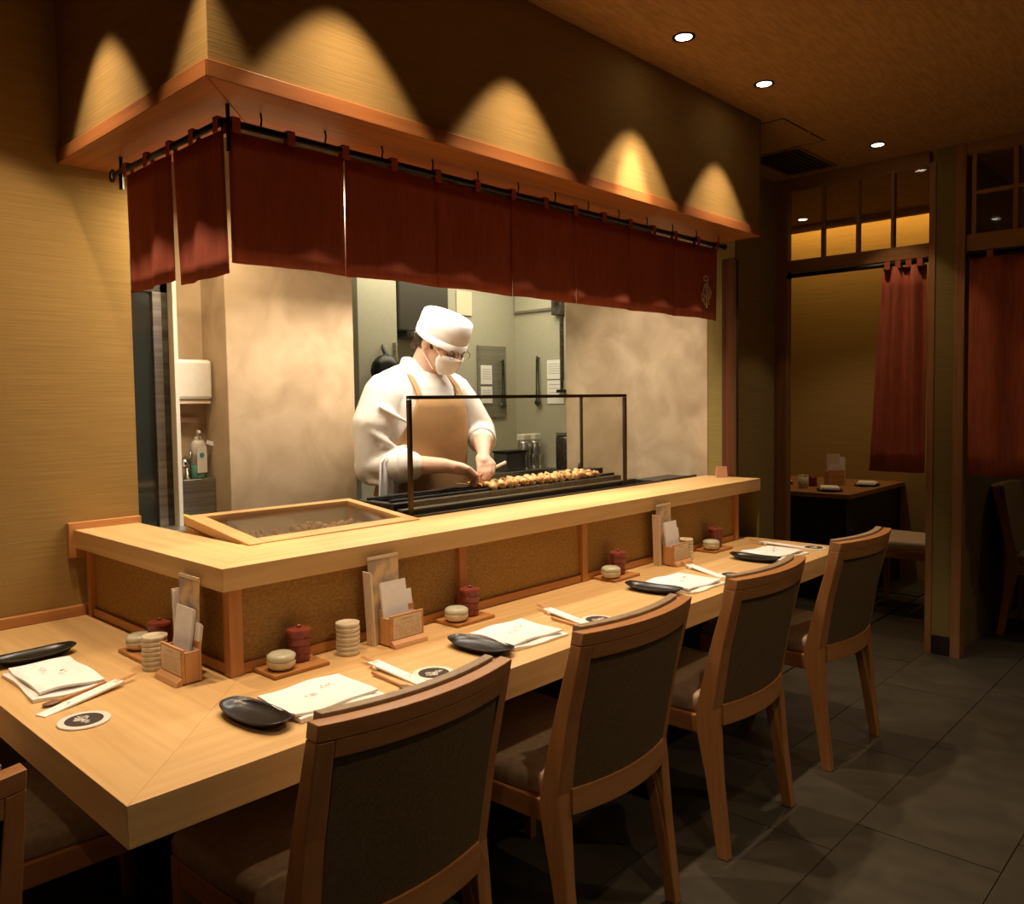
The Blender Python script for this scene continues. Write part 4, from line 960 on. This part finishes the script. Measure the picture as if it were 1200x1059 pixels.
struct('wall_far', MB().box(5.9, 6.0, -4, 3, 0, 2.80), M_wall)
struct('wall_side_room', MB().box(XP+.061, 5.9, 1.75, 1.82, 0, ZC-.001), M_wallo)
# cove light shelf along far wall
cv = thing('cove_light', 'warm cove light hidden under the ceiling edge of the side room', 'light', (5.72, .8, 2.75))
wpart('lamp_housing', MB().box(5.695, 5.745, -.05, 1.74, 2.755, 2.799), frw['y'], cv)
wpart('lamp_strip', MB().box(5.70, 5.74, -.04, 1.73, 2.750, 2.7545), M_cove, cv)
for y0, y1 in [(-.30, -.14)]: pass

# black curtain rods and red curtains
def rod(label, y0, y1):
    t = thing('curtain_rod', label, 'rod', (XP+.01, (y0+y1)/2, 2.04))
    wpart('rod', MB().tube([(XP+.0, y0, 2.046), (XP+.0, y1, 2.046)], .012, 10), M_black, t, smooth=True)
    wpart('bracket', MB().box(XP-.008, XP+.01, y1-.02, y1-.004, 2.03, 2.066), M_black, t)
rod('black rod across the left doorway of the partition', .04, .79)
rod('black rod across the right doorway of the partition', -1.58, -.137)
def hang(label, y0, y1, ytop0, ytop1, seed, group='red doorway curtains'):
    t = thing('doorway_curtain', label, 'curtain', (XP, (y0+y1)/2, .94), 0, group)
    rr = random.Random(seed)
    def pan(a0, a1, b0, b1, ph, nf):
        m = MB(); nx, nz = 48, 10; F, B = [], []
        for j in range(nz+1):
            v_ = j/nz; z = 2.028+(.945-2.028)*v_; f = []; b = []
            for i in range(nx+1):
                u = i/nx; y = (a0+(a1-a0)*u)*(1-v_)+(b0+(b1-b0)*u)*v_
                d = .016*math.sin(u*PI*2*nf+ph+.5*v_)+.006*math.sin(u*17+v_*3)
                f.append((XP+d-.001, y, z)); b.append((XP+d+.001, y, z))
            F.append(f); B.append(b)
        bm = m.bm; VF = [[bm.verts.new(p) for p in r] for r in F]; VB = [[bm.verts.new(p) for p in r] for r in B]
        for j in range(nz):
            for i in range(nx):
                bm.faces.new((VF[j][i], VF[j][i+1], VF[j+1][i+1], VF[j+1][i])); bm.faces.new((VB[j][i+1], VB[j][i], VB[j+1][i], VB[j+1][i+1]))
        for i in range(nx): bm.faces.new((VF[nz][i], VF[nz][i+1], VB[nz][i+1], VB[nz][i])); bm.faces.new((VF[0][i+1], VF[0][i], VB[0][i], VB[0][i+1]))
        for j in range(nz): bm.faces.new((VF[j][0], VF[j+1][0], VB[j+1][0], VB[j][0])); bm.faces.new((VF[j+1][nx], VF[j][nx], VB[j][nx], VB[j+1][nx]))
        return m
    wpart('panel', pan(ytop0, ytop1, y0, y1, seed, 2.3 if y1-y0 < .4 else 6), M_noren2, t, smooth=True)
    n = 4 if y1-y0 < .4 else 6
    for k in range(n):
        y = ytop0+(ytop1-ytop0)*(k+.5)/n
        wpart('hanging_tab', MB().box(XP-.016, XP-.0135, y-.014, y+.014, 2.02, 2.058).box(XP+.0135, XP+.016, y-.014, y+.014, 2.02, 2.058).box(XP-.016, XP+.016, y-.014, y+.014, 2.058, 2.0605), M_noren2, t)
hang('deep red curtain gathered at the right side of the left doorway', .050, .325, .048, .262, 1)
hang('deep red curtain hanging in the right doorway, cut by the picture edge', -1.30, -.150, -1.30, -.150, 2)

# ================================================================== SIDE ROOM
tb = thing('side_room_table', 'table with wooden top and black skirt panels in the side room', 'table', (5.35, 1.1, 0))
wpart('table_top', MB().box(4.84, 5.898, .70, 1.70, .69, .72), frw['y'], tb, bevel=.002)
wpart('black_panel', MB().box(4.87, 4.90, .73, 1.68, .0, .689), M_black, tb)
wpart('black_panel', MB().box(4.901, 5.89, .73, .76, .0, .689), M_black, tb)
def rplate(label, x, y, rz):
    t = thing('black_dish', label, 'plate', (x, y, .7205), rz, 'dark dishes on the side room table')
    link('dish', MB().lathe([(.09, 0), (.12, .008), (.118, .010), (.085, .004)], 24, sy=.7), M_blkcer, t, smooth=True)
    n_ = thing('table_napkin', 'white napkin on the '+label, 'napkin', (x, y, .732), rz, 'white napkins on the side room table')
    link('lower_fold', MB().box(-.095, .095, -.06, .06, 0, .008), M_paper, n_, bevel=.002); link('upper_fold', MB().box(-.09, .085, -.05, .058, .0085, .016, Matrix.Rotation(.04, 4, 'Z')), M_paper, n_, bevel=.002)
rplate('dark dish at the near edge of the side room table', 5.02, .90, .4)
rplate('dark dish at the right end of the side room table', 5.48, .82, .2)
rplate('dark dish farther left on the side room table', 5.25, 1.35, .2)
t = thing('tabletop_menu_stand', 'pale menu stand on the side room table', 'holder', (5.35, 1.0, .7205), -.7)
link('pocket', MB().box(-.06, .06, -.03, -.024, 0, .11).box(-.06, -.054, -.024, .02, 0, .10).box(.054, .06, -.024, .02, 0, .10).box(-.06, .06, .02, .026, 0, .12), M_hold['x'], t)
link('tall_card', MB().box(-.05, .045, .010, .014, 0, .225), M_ivory, t); link('short_card', MB().box(-.045, .05, -.008, -.003, 0, .15), M_paper, t); link('side_menu', MB().box(.062, .07, -.02, .05, 0, .20), M_paper, t)
t = thing('tabletop_cup', 'pale ribbed cup on the side room table beside the menu stand', 'cup', (5.06, 1.10, .7205))
link('cup_body', MB().lathe([(.030, 0), (.034, .004), (.034, .09), (.030, .09), (.028, .01)], 20), M_ceramic, t, smooth=True)
link('cup_rim', MB().lathe([(.0345, .084), (.0345, .091)], 20), M_ceramic, t)
t = thing('tabletop_jar', 'small red-brown jar between the cup and the white napkin in the side room', 'jar', (5.22, 1.10, .7205))
link('body', MB().lathe([(.026, 0), (.028, .06)], 20), M_redcer, t); link('lid', MB().lathe([(.030, .0605), (.02, .075)], 20), M_redcer, t)
t = thing('tabletop_lidded_jar', 'low cream jar right of the red jar in the side room', 'jar', (5.30, 1.13, .7205))
link('bowl', MB().lathe([(.025, 0), (.038, .015), (.038, .026)], 20), M_ceramic, t, smooth=True); link('lid', MB().lathe([(.038, .0265), (.02, .045)], 20), M_lid, t, smooth=True)
c6 = chair_mesh('chair with pale cream seat cushion drawn up to the side room table', plain('cream_cushion', (.60, .46, .33), .5), 'side_chair'); c6.location = (5.03, .245, 0)
dup(c1, (4.955, -.33, 0), PI, 'olive-backed chair facing away from the divider in the right doorway, nearer one')
dup(c1, (5.62, -.30, 0), PI, 'olive-backed chair in the right doorway, farther one by the picture edge')
for o_ in list(C.objects):
    if o_.name.startswith('dining_chair') and o_.location.x > 4 and o_.parent is None: o_['group'] = 'chairs in the right doorway room'
